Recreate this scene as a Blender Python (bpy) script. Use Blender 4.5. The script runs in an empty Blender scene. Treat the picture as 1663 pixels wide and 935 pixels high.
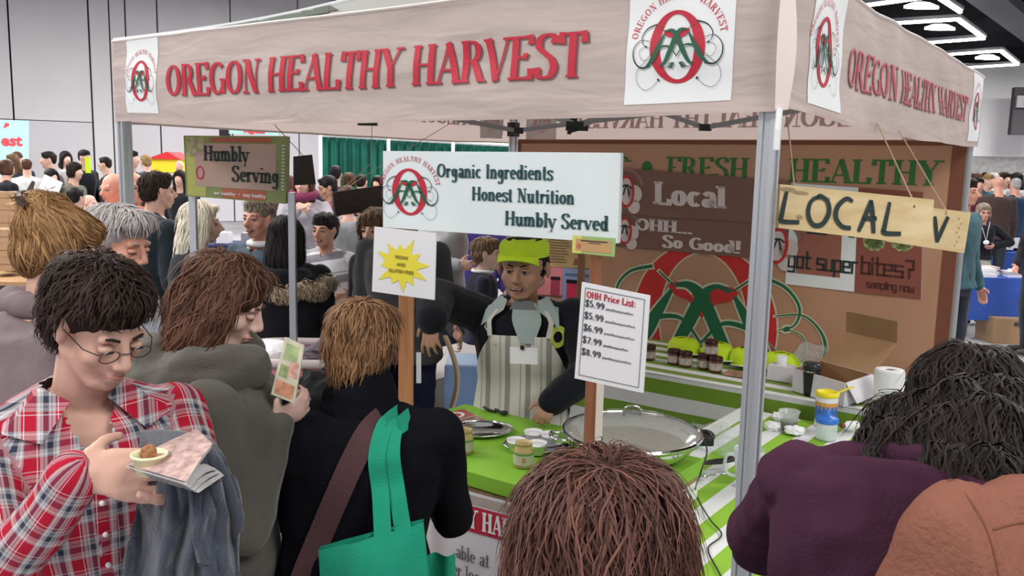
import bpy, bmesh, math, random
import numpy as np
from mathutils import Vector, Matrix, noise
from mathutils.bvhtree import BVHTree
C = bpy.context.scene.collection
random.seed(7)
# ---------------------------------------------------------------- camera, world, lights, exposure
FPX, PITCH, ROLL, CZ = 1414.0, 0.14105, 0.02223, 1.95
_rt = Vector((1,0,0)); _fw = Vector((0,math.cos(PITCH),-math.sin(PITCH))); _up = Vector((0,math.sin(PITCH),math.cos(PITCH)))
CR = _rt*math.cos(ROLL)+_up*math.sin(ROLL); CU = _up*math.cos(ROLL)-_rt*math.sin(ROLL); CF = _fw
cd = bpy.data.cameras.new('camera'); cam = bpy.data.objects.new('camera', cd); C.objects.link(cam)
cd.sensor_width = 36; cd.lens = FPX/1663*36; cd.clip_end = 200
M = Matrix.Identity(4)
for i in range(3):
    M[i][0], M[i][1], M[i][2] = CR[i], CU[i], -CF[i]
M.translation = (0,0,CZ); cam.matrix_world = M
bpy.context.scene.camera = cam
wd = bpy.data.worlds.new('world'); bpy.context.scene.world = wd; wd.use_nodes = True
wd.node_tree.nodes['Background'].inputs[0].default_value = (.93,.95,1,1)
wd.node_tree.nodes['Background'].inputs[1].default_value = .55
vs = bpy.context.scene.view_settings
vs.view_transform='Standard'; vs.look='None'; vs.gamma=1; vs.use_curve_mapping=False; vs.exposure=0.62
def area_light(loc, size, power, col=(1,.97,.94)):
    l = bpy.data.lights.new('hall_lamp','AREA'); l.shape='SQUARE'; l.size=size; l.energy=power; l.color=col
    o = bpy.data.objects.new('hall_lamp', l); C.objects.link(o); o.location=loc; return o
for (x,y,p) in ((-5,-2,420),(4,-2.5,420),(-6,6,520),(7,7,420),(0,13,520),(-12,13,950),(-4,20,950),(12,17,560),(20,30,2200)):
    if p: area_light((x,y,6.6), 4.0, p)
# ---------------------------------------------------------------- point helpers on the real planes of the place
def ray(px,py): return CF + CR*((px-831.5)/FPX) + CU*((467.5-py)/FPX)
CAM = Vector((0,0,CZ))
def atz(px,py,z): d=ray(px,py); return CAM+d*((z-CZ)/d.z)
def at(px,py,Y): d=ray(px,py); return CAM+d*(Y/d.y)
FR = Vector((.6586,2.2294,0)); UU = Vector((-.8098,.5867,0)); WW = Vector((.5867,.8098,0)); ZZ = Vector((0,0,1))
def att(px,py,t): d=ray(px,py); return CAM+d*((t+FR.dot(WW))/d.dot(WW))
def ats(px,py,s): d=ray(px,py); return CAM+d*((s+FR.dot(UU))/d.dot(UU))
def G(s,t,z=0): return FR+UU*s+WW*t+ZZ*z
# ---------------------------------------------------------------- materials
MATS={}
def newmat(name):
    m=bpy.data.materials.new(name); m.use_nodes=True; nt=m.node_tree; b=nt.nodes['Principled BSDF']; return m,nt,b
def hexc(c): return (c[0],c[1],c[2],1)
def mat(name,col,rough=.7,metal=0,bump=0,scale=40,var=.0,trans=0,emit=None,spec=.4,alpha=1,vscale=6,sheen=0):
    if name in MATS: return MATS[name]
    m,nt,b=newmat(name); N=nt.nodes; L=nt.links
    b.inputs['Base Color'].default_value=hexc(col); b.inputs['Roughness'].default_value=rough; b.inputs['Metallic'].default_value=metal
    b.inputs['Specular IOR Level'].default_value=spec
    if sheen: b.inputs['Sheen Weight'].default_value=sheen
    tc=N.new('ShaderNodeTexCoord')
    if var:
        n=N.new('ShaderNodeTexNoise'); n.inputs['Scale'].default_value=vscale; n.inputs['Detail'].default_value=5; L.new(tc.outputs['Object'],n.inputs['Vector'])
        r=N.new('ShaderNodeValToRGB'); r.color_ramp.elements[0].position=.3; r.color_ramp.elements[1].position=.7
        r.color_ramp.elements[0].color=hexc([max(0,x*(1-var)) for x in col]); r.color_ramp.elements[1].color=hexc([min(1,x*(1+var)) for x in col])
        L.new(n.outputs['Fac'],r.inputs[0]); L.new(r.outputs[0],b.inputs['Base Color'])
    if bump:
        n=N.new('ShaderNodeTexNoise'); n.inputs['Scale'].default_value=scale; n.inputs['Detail'].default_value=4; L.new(tc.outputs['Object'],n.inputs['Vector'])
        bp=N.new('ShaderNodeBump'); bp.inputs['Strength'].default_value=bump; bp.inputs['Distance'].default_value=.01
        L.new(n.outputs['Fac'],bp.inputs['Height']); L.new(bp.outputs[0],b.inputs['Normal'])
    if trans:
        b.inputs['Transmission Weight'].default_value=trans; b.inputs['IOR'].default_value=1.3
    if emit:
        b.inputs['Emission Color'].default_value=hexc(col); b.inputs['Emission Strength'].default_value=emit
    if alpha<1: b.inputs['Alpha'].default_value=alpha
    MATS[name]=m; return m
def cloth(name,col,var=.12): return mat(name,col,.92,bump=.35,scale=180,var=var,vscale=9,spec=.15,sheen=.1)
def translucent(name,col,amt=.4):
    m,nt,b=newmat(name); N=nt.nodes; L=nt.links
    b.inputs['Base Color'].default_value=hexc(col); b.inputs['Roughness'].default_value=.75; b.inputs['Specular IOR Level'].default_value=.2
    t=N.new('ShaderNodeBsdfTranslucent'); t.inputs[0].default_value=hexc(col); mx=N.new('ShaderNodeMixShader'); mx.inputs[0].default_value=amt
    L.new(b.outputs[0],mx.inputs[1]); L.new(t.outputs[0],mx.inputs[2]); L.new(mx.outputs[0],N['Material Output'].inputs[0])
    MATS[name]=m; return m
def clearfilm(name,col=(1,1,1),amt=.25,rough=.15):
    m,nt,b=newmat(name); N=nt.nodes; L=nt.links
    b.inputs['Base Color'].default_value=hexc(col); b.inputs['Roughness'].default_value=rough
    t=N.new('ShaderNodeBsdfTransparent'); t.inputs[0].default_value=hexc([.5+.5*c for c in col]); mx=N.new('ShaderNodeMixShader'); mx.inputs[0].default_value=amt
    L.new(t.outputs[0],mx.inputs[1]); L.new(b.outputs[0],mx.inputs[2]); L.new(mx.outputs[0],N['Material Output'].inputs[0])
    MATS[name]=m; return m
def stripes(name,cols,freq,axis,rough=.85,uv=False,bump=.2):
    # cols: list of (position, colour) repeated along an object axis direction
    m,nt,b=newmat(name); N=nt.nodes; L=nt.links
    b.inputs['Roughness'].default_value=rough; b.inputs['Specular IOR Level'].default_value=.15
    tc=N.new('ShaderNodeTexCoord'); dp=N.new('ShaderNodeVectorMath'); dp.operation='DOT_PRODUCT'; dp.inputs[1].default_value=axis
    if uv:
        a=N.new('ShaderNodeAttribute'); a.attribute_name='cuv'; L.new(a.outputs['Vector'],dp.inputs[0])
    else: L.new(tc.outputs['Object'],dp.inputs[0])
    mu=N.new('ShaderNodeMath'); mu.operation='MULTIPLY'; mu.inputs[1].default_value=freq; L.new(dp.outputs['Value'],mu.inputs[0])
    fr=N.new('ShaderNodeMath'); fr.operation='FRACT'; L.new(mu.outputs[0],fr.inputs[0])
    r=N.new('ShaderNodeValToRGB'); r.color_ramp.interpolation='CONSTANT'; e=r.color_ramp.elements
    e[0].position=cols[0][0]; e[0].color=hexc(cols[0][1]); e[1].position=cols[1][0]; e[1].color=hexc(cols[1][1])
    for p,c in cols[2:]: k=e.new(p); k.color=hexc(c)
    L.new(fr.outputs[0],r.inputs[0]); L.new(r.outputs[0],b.inputs['Base Color'])
    MATS[name]=m; return m
def plaid(name,objc=False,freq=17):
    m,nt,b=newmat(name); N=nt.nodes; L=nt.links
    b.inputs['Roughness'].default_value=.9; b.inputs['Specular IOR Level'].default_value=.15
    sp=N.new('ShaderNodeSeparateXYZ')
    if objc: a=N.new('ShaderNodeTexCoord'); mp=N.new('ShaderNodeMapping'); mp.inputs['Rotation'].default_value=(math.radians(90),math.radians(25),0); L.new(a.outputs['Object'],mp.inputs[0]); L.new(mp.outputs[0],sp.inputs[0])
    else: a=N.new('ShaderNodeAttribute'); a.attribute_name='cuv'; L.new(a.outputs['Vector'],sp.inputs[0])
    RD=(.42,.012,.035); NV=(.035,.045,.075); GY=(.42,.40,.42); WH=(.72,.70,.72)
    seq=[(0,RD),(.26,GY),(.31,WH),(.35,GY),(.46,NV),(.62,GY),(.70,NV),(.72,GY),(.82,RD),(.88,WH),(.91,RD)]
    outs=[]
    for k,o in enumerate(('X','Y')):
        mu=N.new('ShaderNodeMath'); mu.operation='MULTIPLY'; mu.inputs[1].default_value=freq*(1 if o=='X' else .85); L.new(sp.outputs[o],mu.inputs[0])
        fr=N.new('ShaderNodeMath'); fr.operation='FRACT'; L.new(mu.outputs[0],fr.inputs[0])
        r=N.new('ShaderNodeValToRGB'); r.color_ramp.interpolation='CONSTANT'; e=r.color_ramp.elements
        e[0].position=0; e[0].color=hexc(seq[0][1]); e[1].position=seq[1][0]; e[1].color=hexc(seq[1][1])
        for p,c in seq[2:]: q=e.new(p); q.color=hexc(c)
        L.new(fr.outputs[0],r.inputs[0]); outs.append(r.outputs[0])
    mx=N.new('ShaderNodeMix'); mx.data_type='RGBA'; mx.inputs[0].default_value=.40
    L.new(outs[0],mx.inputs[6]); L.new(outs[1],mx.inputs[7]); L.new(mx.outputs[2],b.inputs['Base Color'])
    MATS[name]=m; return m
def woodmat(name,c1,c2,scale=1.5,axis=2):
    m,nt,b=newmat(name); N=nt.nodes; L=nt.links
    tc=N.new('ShaderNodeTexCoord'); mp=N.new('ShaderNodeMapping'); s=[scale*14]*3; s[axis]=scale; mp.inputs['Scale'].default_value=s
    L.new(tc.outputs['Object'],mp.inputs[0]); n=N.new('ShaderNodeTexNoise'); n.inputs['Scale'].default_value=1.3; n.inputs['Detail'].default_value=8; n.inputs['Distortion'].default_value=.6
    L.new(mp.outputs[0],n.inputs['Vector']); r=N.new('ShaderNodeValToRGB'); r.color_ramp.elements[0].position=.35; r.color_ramp.elements[1].position=.65
    r.color_ramp.elements[0].color=hexc(c1); r.color_ramp.elements[1].color=hexc(c2); L.new(n.outputs['Fac'],r.inputs[0]); L.new(r.outputs[0],b.inputs['Base Color'])
    b.inputs['Roughness'].default_value=.6; MATS[name]=m; return m
def hairmat(name,dark,light):
    m,nt,b=newmat(name); N=nt.nodes; L=nt.links
    a=N.new('ShaderNodeAttribute'); a.attribute_name='tone'; r=N.new('ShaderNodeValToRGB')
    r.color_ramp.elements[0].color=hexc(dark); r.color_ramp.elements[1].color=hexc(light); L.new(a.outputs['Fac'],r.inputs[0]); L.new(r.outputs[0],b.inputs['Base Color'])
    b.inputs['Roughness'].default_value=.6; b.inputs['Specular IOR Level'].default_value=.16; MATS[name]=m; return m
# ---------------------------------------------------------------- objects
def tag(o,label=None,cat=None,group=None,kind=None):
    if label: o['label']=label
    if cat: o['category']=cat
    if group: o['group']=group
    if kind: o['kind']=kind
    return o
def empty(name,loc,label,cat,group=None):
    o=bpy.data.objects.new(name,None); C.objects.link(o); o.location=loc; o.empty_display_size=.1
    return tag(o,label,cat,group)
def mesh_obj(name,verts,faces,m,parent=None,smooth=False,origin=None):
    me=bpy.data.meshes.new(name)
    og=Vector(origin) if origin is not None else (Vector(parent.location) if parent is not None and parent.type=='EMPTY' else Vector((0,0,0)))
    if parent is not None and parent.type!='EMPTY': og=Vector(parent.matrix_world.translation) if False else _worg(parent)
    me.from_pydata([tuple(Vector(v)-og) for v in verts],[],faces); me.update()
    if isinstance(m,(list,tuple)):
        for x in m: me.materials.append(x)
    else: me.materials.append(m)
    if smooth:
        me.polygons.foreach_set('use_smooth',[True]*len(me.polygons))
    o=bpy.data.objects.new(name,me); C.objects.link(o)
    if parent is not None: o.parent=parent; 
    if origin is not None and parent is None: o.location=og
    elif origin is not None and parent is not None: o.location=og-_worg(parent)
    return o
def _worg(o):
    v=Vector((0,0,0))
    while o is not None: v+=Vector(o.location); o=o.parent
    return v
class MB:
    def __init__(s): s.v=[]; s.f=[]
    def add(s,vs,fs): b=len(s.v); s.v+= [Vector(x) for x in vs]; s.f+=[tuple(b+i for i in f) for f in fs]; return s
    def box(s,c,h,ax=None):
        c=Vector(c); X,Y,Z=ax if ax else (Vector((1,0,0)),Vector((0,1,0)),Vector((0,0,1)))
        vs=[c+X*(h[0]*i)+Y*(h[1]*j)+Z*(h[2]*k) for k in(-1,1) for j in(-1,1) for i in(-1,1)]
        return s.add(vs,[(0,2,3,1),(4,5,7,6),(0,1,5,4),(2,6,7,3),(1,3,7,5),(0,4,6,2)])
    def bar(s,a,b,w,h=None,upv=(0,0,1)):
        a=Vector(a);b=Vector(b);h=h or w; d=(b-a).normalized(); X=d.cross(Vector(upv))
        if X.length<1e-3: X=Vector((1,0,0))
        X.normalize(); Y=d.cross(X).normalized()
        return s.box((a+b)/2,(w/2,h/2,(b-a).length/2),(X,Y,d))
    def tube(s,pts,r,n=8,closed=False):
        pts=[Vector(p) for p in pts]; m=len(pts); rr=r if isinstance(r,(list,tuple)) else [r]*m
        vs=[];fs=[]; prev=None
        for i,p in enumerate(pts):
            a=pts[(i-1)%m] if (closed or i>0) else p; b=pts[(i+1)%m] if (closed or i<m-1) else p
            d=(b-a).normalized()
            if prev is None:
                X=d.cross(Vector((0,0,1)));
                if X.length<1e-2: X=d.cross(Vector((0,1,0)))
            else: X=prev-d*prev.dot(d)
            X.normalize(); prev=X; Y=d.cross(X)
            for k in range(n):
                t=2*math.pi*k/n; vs.append(p+(X*math.cos(t)+Y*math.sin(t))*rr[i])
        for i in range(m if closed else m-1):
            for k in range(n):
                j=(i+1)%m; fs.append((i*n+k,i*n+(k+1)%n,j*n+(k+1)%n,j*n+k))
        if not closed: fs+= [tuple(range(n))[::-1], tuple((m-1)*n+k for k in range(n))]
        return s.add(vs,fs)
    def lathe(s,c,prof,n=24,sx=1,sy=1,ax=None,cap=False):
        c=Vector(c); X,Y,Z=ax if ax else (Vector((1,0,0)),Vector((0,1,0)),Vector((0,0,1)))
        vs=[];fs=[]
        for r,z in prof:
            for k in range(n):
                t=2*math.pi*k/n; vs.append(c+X*(r*sx*math.cos(t))+Y*(r*sy*math.sin(t))+Z*z)
        for i in range(len(prof)-1):
            for k in range(n): fs.append((i*n+k,i*n+(k+1)%n,(i+1)*n+(k+1)%n,(i+1)*n+k))
        if cap: fs+=[tuple(range(n))[::-1],tuple((len(prof)-1)*n+k for k in range(n))]
        return s.add(vs,fs)
    def grid(s,fn,nu,nv,closed=False):
        vs=[fn(i/nu,j/nv) for j in range(nv+1) for i in range(nu+1)]
        return s.add(vs,[(j*(nu+1)+i,j*(nu+1)+i+1,(j+1)*(nu+1)+i+1,(j+1)*(nu+1)+i) for j in range(nv) for i in range(nu)])
    def build(s,name,m,parent=None,smooth=False,origin=None,bevel=0,kind=None):
        if origin is None and parent is None:
            mn=[min(v[i] for v in s.v) for i in range(3)]; mx=[max(v[i] for v in s.v) for i in range(3)]
            origin=((mn[0]+mx[0])/2,(mn[1]+mx[1])/2,mn[2])
        o=mesh_obj(name,s.v,s.f,m,parent,smooth,origin)
        if bevel:
            b=o.modifiers.new('b','BEVEL'); b.width=bevel; b.segments=2; b.limit_method='ANGLE'
        if kind: o['kind']=kind
        return o
def nz(x,y,z=0): return noise.noise(Vector((x,y,z)))
def catmull(pts,n=8,closed=False):
    P=[Vector(p) for p in pts]; out=[]; m=len(P)
    for i in range(m if closed else m-1):
        p0=P[(i-1)%m] if closed or i>0 else P[0]; p1=P[i]; p2=P[(i+1)%m]; p3=P[(i+2)%m] if closed or i<m-2 else P[-1]
        for k in range(n):
            t=k/n; out.append(.5*((2*p1)+(p2-p0)*t+(2*p0-5*p1+4*p2-p3)*t*t+(3*p1-p0-3*p2+p3)*t**3))
    if not closed: out.append(P[-1])
    return out
# ---------------------------------------------------------------- lettering: a stroke font (skeletons, cap height 1)
def _a(cx,cy,rx,ry,a0,a1): return ('A',cx,cy,rx,ry,a0,a1)
_S=[(.52,.78),(.5,.93),(.32,.98),(.14,.9),(.12,.72),(.28,.57),(.45,.44),(.53,.25),(.45,.06),(.28,.02),(.12,.08),(.09,.25)]
def _sc(p,kx,ky): return [(x*kx,y*ky) for x,y in p]
GL={
'O':(.80,[_a(.40,.5,.32,.47,0,360)],[]),
'Q':(.80,[_a(.40,.5,.32,.47,0,360)],[]),
'R':(.74,['.15,0 .15,1','.15,.97 .34,.97',_a(.34,.74,.2,.23,90,-90),'.34,.51 .15,.51','T.38,.51 .66,.02'],[(.15,0),(.15,1),(.68,0)]),
'E':(.66,['.15,0 .15,1','.15,.97 .58,.97 .58,.8','.15,.51 .44,.51 .44,.6','.15,.03 .6,.03 .61,.24'],[(.12,0),(.12,1)]),
'G':(.78,[_a(.41,.5,.33,.47,48,325),'.67,.05 .67,.42'],[(.64,.42)]),
'C':(.70,[_a(.40,.5,.32,.47,42,318)],[(.64,.8)]),
'N':(.78,['t.14,0 .14,1','T.14,1 .62,.0','t.62,0 .62,1'],[(.14,0),(.10,1),(.62,1)]),
'H':(.78,['.15,0 .15,1','.63,0 .63,1','.15,.5 .63,.5'],[(.15,0),(.15,1),(.63,0),(.63,1)]),
'A':(.74,['t.07,0 .36,1','T.36,1 .66,0','.16,.33 .54,.33'],[(.07,0),(.66,0)]),
'L':(.64,['.15,0 .15,1','.15,.03 .58,.03 .6,.26'],[(.12,0),(.15,1)]),
'T':(.68,['.34,0 .34,1','.05,.76 .06,.97 .62,.97 .63,.76'],[(.34,0)]),
'Y':(.70,['T.07,1 .35,.48','t.63,1 .35,.48','.35,0 .35,.5'],[(.07,1),(.63,1),(.35,0)]),
'V':(.72,['T.07,1 .37,0','t.65,1 .37,0'],[(.07,1),(.65,1)]),
'S':(.62,[('C',_S)],[]),
'F':(.62,['.15,0 .15,1','.15,.97 .56,.97 .57,.78','.15,.51 .42,.51'],[(.15,0),(.12,1)]),
'I':(.34,['.17,0 .17,1'],[(.17,0),(.17,1)]),
'P':(.64,['.15,0 .15,1','.15,.97 .32,.97',_a(.32,.72,.21,.25,90,-90),'.32,.47 .15,.47'],[(.15,0),(.15,1)]),
'a':(.54,[_a(.25,.19,.15,.17,0,360),'.42,0 .42,.45',('C',[(.11,.52),(.25,.65),(.38,.6),(.42,.42)])],[(.46,0)]),
'b':(.56,['.12,0 .12,1',_a(.30,.33,.18,.31,0,360)],[(.08,1)]),
'c':(.50,[_a(.29,.33,.2,.31,45,315)],[]),
'd':(.58,['.44,0 .44,1',_a(.26,.33,.18,.31,0,360)],[(.4,1),(.48,0)]),
'e':(.52,[_a(.28,.33,.2,.31,0,315),'.1,.36 .46,.36'],[]),
'g':(.56,[_a(.26,.36,.17,.27,0,360),'.43,.62 .43,-.1',('C',[(.43,-.1),(.36,-.27),(.2,-.3),(.07,-.2)])],[]),
'h':(.60,['.13,0 .13,1',('C',[(.13,.46),(.24,.62),(.38,.6),(.45,.42)]),'.45,0 .45,.45'],[(.13,0),(.10,1),(.45,0)]),
'i':(.30,['.15,0 .15,.64','T.15,.84 .15,.94'],[(.15,0),(.11,.64)]),
'l':(.30,['.15,0 .15,1'],[(.15,0),(.11,1)]),
'm':(.90,['.13,0 .13,.64',('C',[(.13,.46),(.23,.62),(.36,.6),(.43,.42)]),'.43,0 .43,.45',('C',[(.43,.46),(.53,.62),(.66,.6),(.73,.42)]),'.73,0 .73,.45'],[(.13,0),(.10,.64),(.43,0),(.73,0)]),
'n':(.60,['.13,0 .13,.64',('C',[(.13,.46),(.24,.62),(.38,.6),(.45,.42)]),'.45,0 .45,.45'],[(.13,0),(.10,.64),(.45,0)]),
'o':(.56,[_a(.28,.33,.2,.31,0,360)],[]),
'p':(.56,['.12,-.3 .12,.64',_a(.30,.33,.18,.31,0,360)],[(.12,-.3)]),
'r':(.44,['.13,0 .13,.64',('C',[(.13,.42),(.22,.6),(.36,.6)]),'T.35,.5 .36,.62'],[(.13,0),(.10,.64)]),
's':(.46,[('C',_sc(_S,.78,.65))],[]),
't':(.38,['.18,.08 .18,.9','.04,.62 .34,.62',('C',[(.18,.1),(.24,.02),(.34,.06)])],[]),
'u':(.60,[('C',[(.13,.2),(.2,.04),(.32,.04),(.44,.2)]),'.13,.64 .13,.2','.45,0 .45,.64'],[(.09,.64),(.42,.64),(.49,0)]),
'v':(.56,['T.06,.64 .28,.02','t.5,.64 .28,.02'],[(.06,.64),(.5,.64)]),
'y':(.56,['T.06,.64 .29,.02','t.52,.64 .22,-.28','T.12,-.28 .2,-.26'],[(.06,.64),(.5,.64)]),
'q':(.56,['.44,-.3 .44,.64',_a(.26,.33,.18,.31,0,360)],[]),
'5':(.58,['.46,.96 .16,.96 .14,.56',_a(.27,.32,.21,.28,110,-150)],[]),
'9':(.58,[_a(.29,.66,.19,.28,0,360),('C',[(.48,.66),(.46,.3),(.24,.02)])],[]),
'6':(.58,[_a(.29,.3,.2,.27,0,360),('C',[(.42,.96),(.14,.7),(.1,.3)])],[]),
'7':(.56,['.08,.95 .5,.95','t.5,.95 .22,0'],[]),
'8':(.58,[_a(.29,.26,.2,.24,0,360),_a(.29,.73,.17,.22,0,360)],[]),
'$':(.58,[('C',_sc(_S,.9,1)),'t.28,-.1 .28,1.1'],[]),
'.':(.26,['T.12,.0 .12,.12'],[]),':':(.28,['T.14,.04 .14,.16','T.14,.46 .14,.58'],[]),
'!':(.32,['T.16,.28 .16,1','T.16,0 .16,.12'],[]),'=':(.6,['t.08,.34 .52,.34','t.08,.58 .52,.58'],[]),
'?':(.56,[('C',[(.08,.74),(.14,.94),(.32,.98),(.46,.84),(.42,.62),(.26,.46),(.26,.3)]),'T.26,.0 .26,.12'],[]),
'*':(.5,[('D',.25,.5,.16)],[]),' ':(.34,[],[]),
}
def glyph_quads(ch,thick,thin,serif,serw=.34):
    adv,strokes,sers=GL[ch]; out=[]
    def ribbon(pts,force=None):
        pts=[Vector((x,y)) for x,y in pts]
        res=[pts[0]]
        for a,b in zip(pts,pts[1:]):
            n=max(1,int((b-a).length/.13))
            for k in range(1,n+1): res.append(a+(b-a)*(k/n))
        pts=res; L=[];R=[]
        for i,p in enumerate(pts):
            a=pts[max(0,i-1)]; b=pts[min(len(pts)-1,i+1)]; d=(b-a)
            if d.length<1e-6: d=Vector((0,1))
            d.normalize()
            w=force if force else thin+(thick-thin)*abs(d.y)**1.3
            nn=Vector((-d.y,d.x))*(w/2); 
            if force and abs(d.y)<.95 and abs(d.y)>.2: nn=Vector((1,0))*(force/2/max(.5,abs(d.y)))*(-1 if d.y>0 else 1)*1
            L.append(p+nn); R.append(p-nn)
        for i in range(len(pts)-1): out.append((L[i],L[i+1],R[i+1],R[i]))
    for s in strokes:
        if isinstance(s,str):
            f=None
            if s[0]=='T': f=thick; s=s[1:]
            elif s[0]=='t': f=thin if serif else thick; s=s[1:]
            ribbon([tuple(float(q) for q in p.split(',')) for p in s.split()],f)
        elif s[0]=='A':
            _,cx,cy,rx,ry,a0,a1=s; n=max(8,int(abs(a1-a0)/13))
            rx2=rx-(thick-thin)*.15
            ribbon([(cx+rx2*math.cos(math.radians(a0+(a1-a0)*k/n)),cy+(ry-thin*.3)*math.sin(math.radians(a0+(a1-a0)*k/n))) for k in range(n+1)])
        elif s[0]=='C':
            c=catmull([(x,y,0) for x,y in s[1]],5)
            pts=[(p.x,p.y) for p in c]; ribbon(pts,None if serif else None)
        elif s[0]=='D':
            _,cx,cy,r=s
            for k in range(12):
                a=2*math.pi*k/12; b=2*math.pi*(k+1)/12; c0=Vector((cx,cy))
                out.append((c0,c0+Vector((math.cos(a),math.sin(a)))*r*.5,c0+Vector((math.cos(a),math.sin(a)))*r,c0+Vector((math.cos(b),math.sin(b)))*r))
                out.append((c0,c0+Vector((math.cos(a),math.sin(a)))*r,c0+Vector((math.cos(b),math.sin(b)))*r,c0+Vector((math.cos(b),math.sin(b)))*r*.5))
    if serif:
        for x,y in sers:
            h=thin*1.05; yy=y-h if y>.5 else y
            if y<0: yy=y
            out.append((Vector((x-serw/2,yy)),Vector((x+serw/2,yy)),Vector((x+serw/2,yy+h)),Vector((x-serw/2,yy+h))))
    return adv,out
def text_width(s,thick=.17,thin=.06,sx=1,track=0):
    return sum(GL[c][0]*sx+track for c in s)
def text_quads(s,x,y,h,thick=.17,thin=.06,serif=True,sx=1,track=0,serw=.34,mirror=False,arc=None):
    q=[]; cx=0
    for ch in s:
        adv,qs=glyph_quads(ch,thick,thin,serif,serw)
        for quad in qs:
            pts=[]
            for p in quad:
                px,py=(cx+p.x*sx),p.y
                if arc:
                    ccx,ccy,rx,ry,a0,a1,tw=arc   # glyph placed round an ellipse
                    mid=cx+adv*sx/2; a=math.radians(a0+(a1-a0)*(mid/tw)); lx=(p.x-adv/2)*sx*h; ly=p.y*h
                    pos=Vector((ccx+rx*math.cos(a),ccy+ry*math.sin(a))); tn=Vector((rx*math.sin(a),-ry*math.cos(a))).normalized(); nn=Vector((-tn.y,tn.x))
                    pts.append(pos+tn*lx+nn*ly)
                else: pts.append(Vector((x+px*h*(-1 if mirror else 1),y+py*h)))
            q.append(pts)
        cx+=adv*sx+track
    return q
def map_quads(name,quads,surf,off,m,parent):
    vs=[];fs=[]
    for q in quads:
        b=len(vs); vs+=[surf(p[0],p[1],off) for p in q]; fs.append(tuple(range(b,b+len(q))))
    o=mesh_obj(name,vs,fs,m,parent); return o
def sans_quads(s,x,y,h,align='LEFT',bold=0,res=2):
    cu=bpy.data.curves.new('t','FONT'); cu.body=s; cu.size=h/.72; cu.align_x=align; cu.resolution_u=res; cu.offset=bold; cu.space_line=1.0
    o=bpy.data.objects.new('t',cu); C.objects.link(o); dg=bpy.context.evaluated_depsgraph_get(); me=bpy.data.meshes.new_from_object(o.evaluated_get(dg))
    q=[[Vector((x+me.vertices[i].co.x,y+me.vertices[i].co.y)) for i in p.vertices] for p in me.polygons]
    bpy.data.objects.remove(o); bpy.data.curves.remove(cu); bpy.data.meshes.remove(me); return q
def poly_strip(pts,w0,w1=None,n=6,wmid=None):
    c=[Vector((p.x,p.y)) for p in catmull([(x,y,0) for x,y in pts],n)]; out=[];L=[];R=[];m=len(c)
    for i,p in enumerate(c):
        a=c[max(0,i-1)];b=c[min(m-1,i+1)];d=(b-a).normalized(); t=i/(m-1)
        w=(w0+( (w1 if w1 is not None else w0)-w0)*t)
        if wmid: w=w+(wmid-w)*math.sin(math.pi*t)**1.2
        nn=Vector((-d.y,d.x))*w/2; L.append(p+nn);R.append(p-nn)
    return [(L[i],L[i+1],R[i+1],R[i]) for i in range(m-1)]
def disc_quads(cx,cy,rx,ry,n=20,rot=0):
    P=[]
    for k in range(n):
        a=2*math.pi*k/n; x=rx*math.cos(a); y=ry*math.sin(a); P.append(Vector((cx+x*math.cos(rot)-y*math.sin(rot),cy+x*math.sin(rot)+y*math.cos(rot))))
    return [P]
def ring_quads(cx,cy,rx,ry,ix,iy,n=48,rot=0,a0=0,a1=360,seg=1):
    P=[];Q=[]
    for k in range(n+1):
        a=math.radians(a0+(a1-a0)*k/n)
        for (r1,r2,T) in ((rx,ry,P),(ix,iy,Q)):
            x=r1*math.cos(a);y=r2*math.sin(a); T.append(Vector((cx+x*math.cos(rot)-y*math.sin(rot),cy+x*math.sin(rot)+y*math.cos(rot))))
    return [(P[i],P[i+1],Q[i+1],Q[i]) for i in range(n)]
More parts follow.
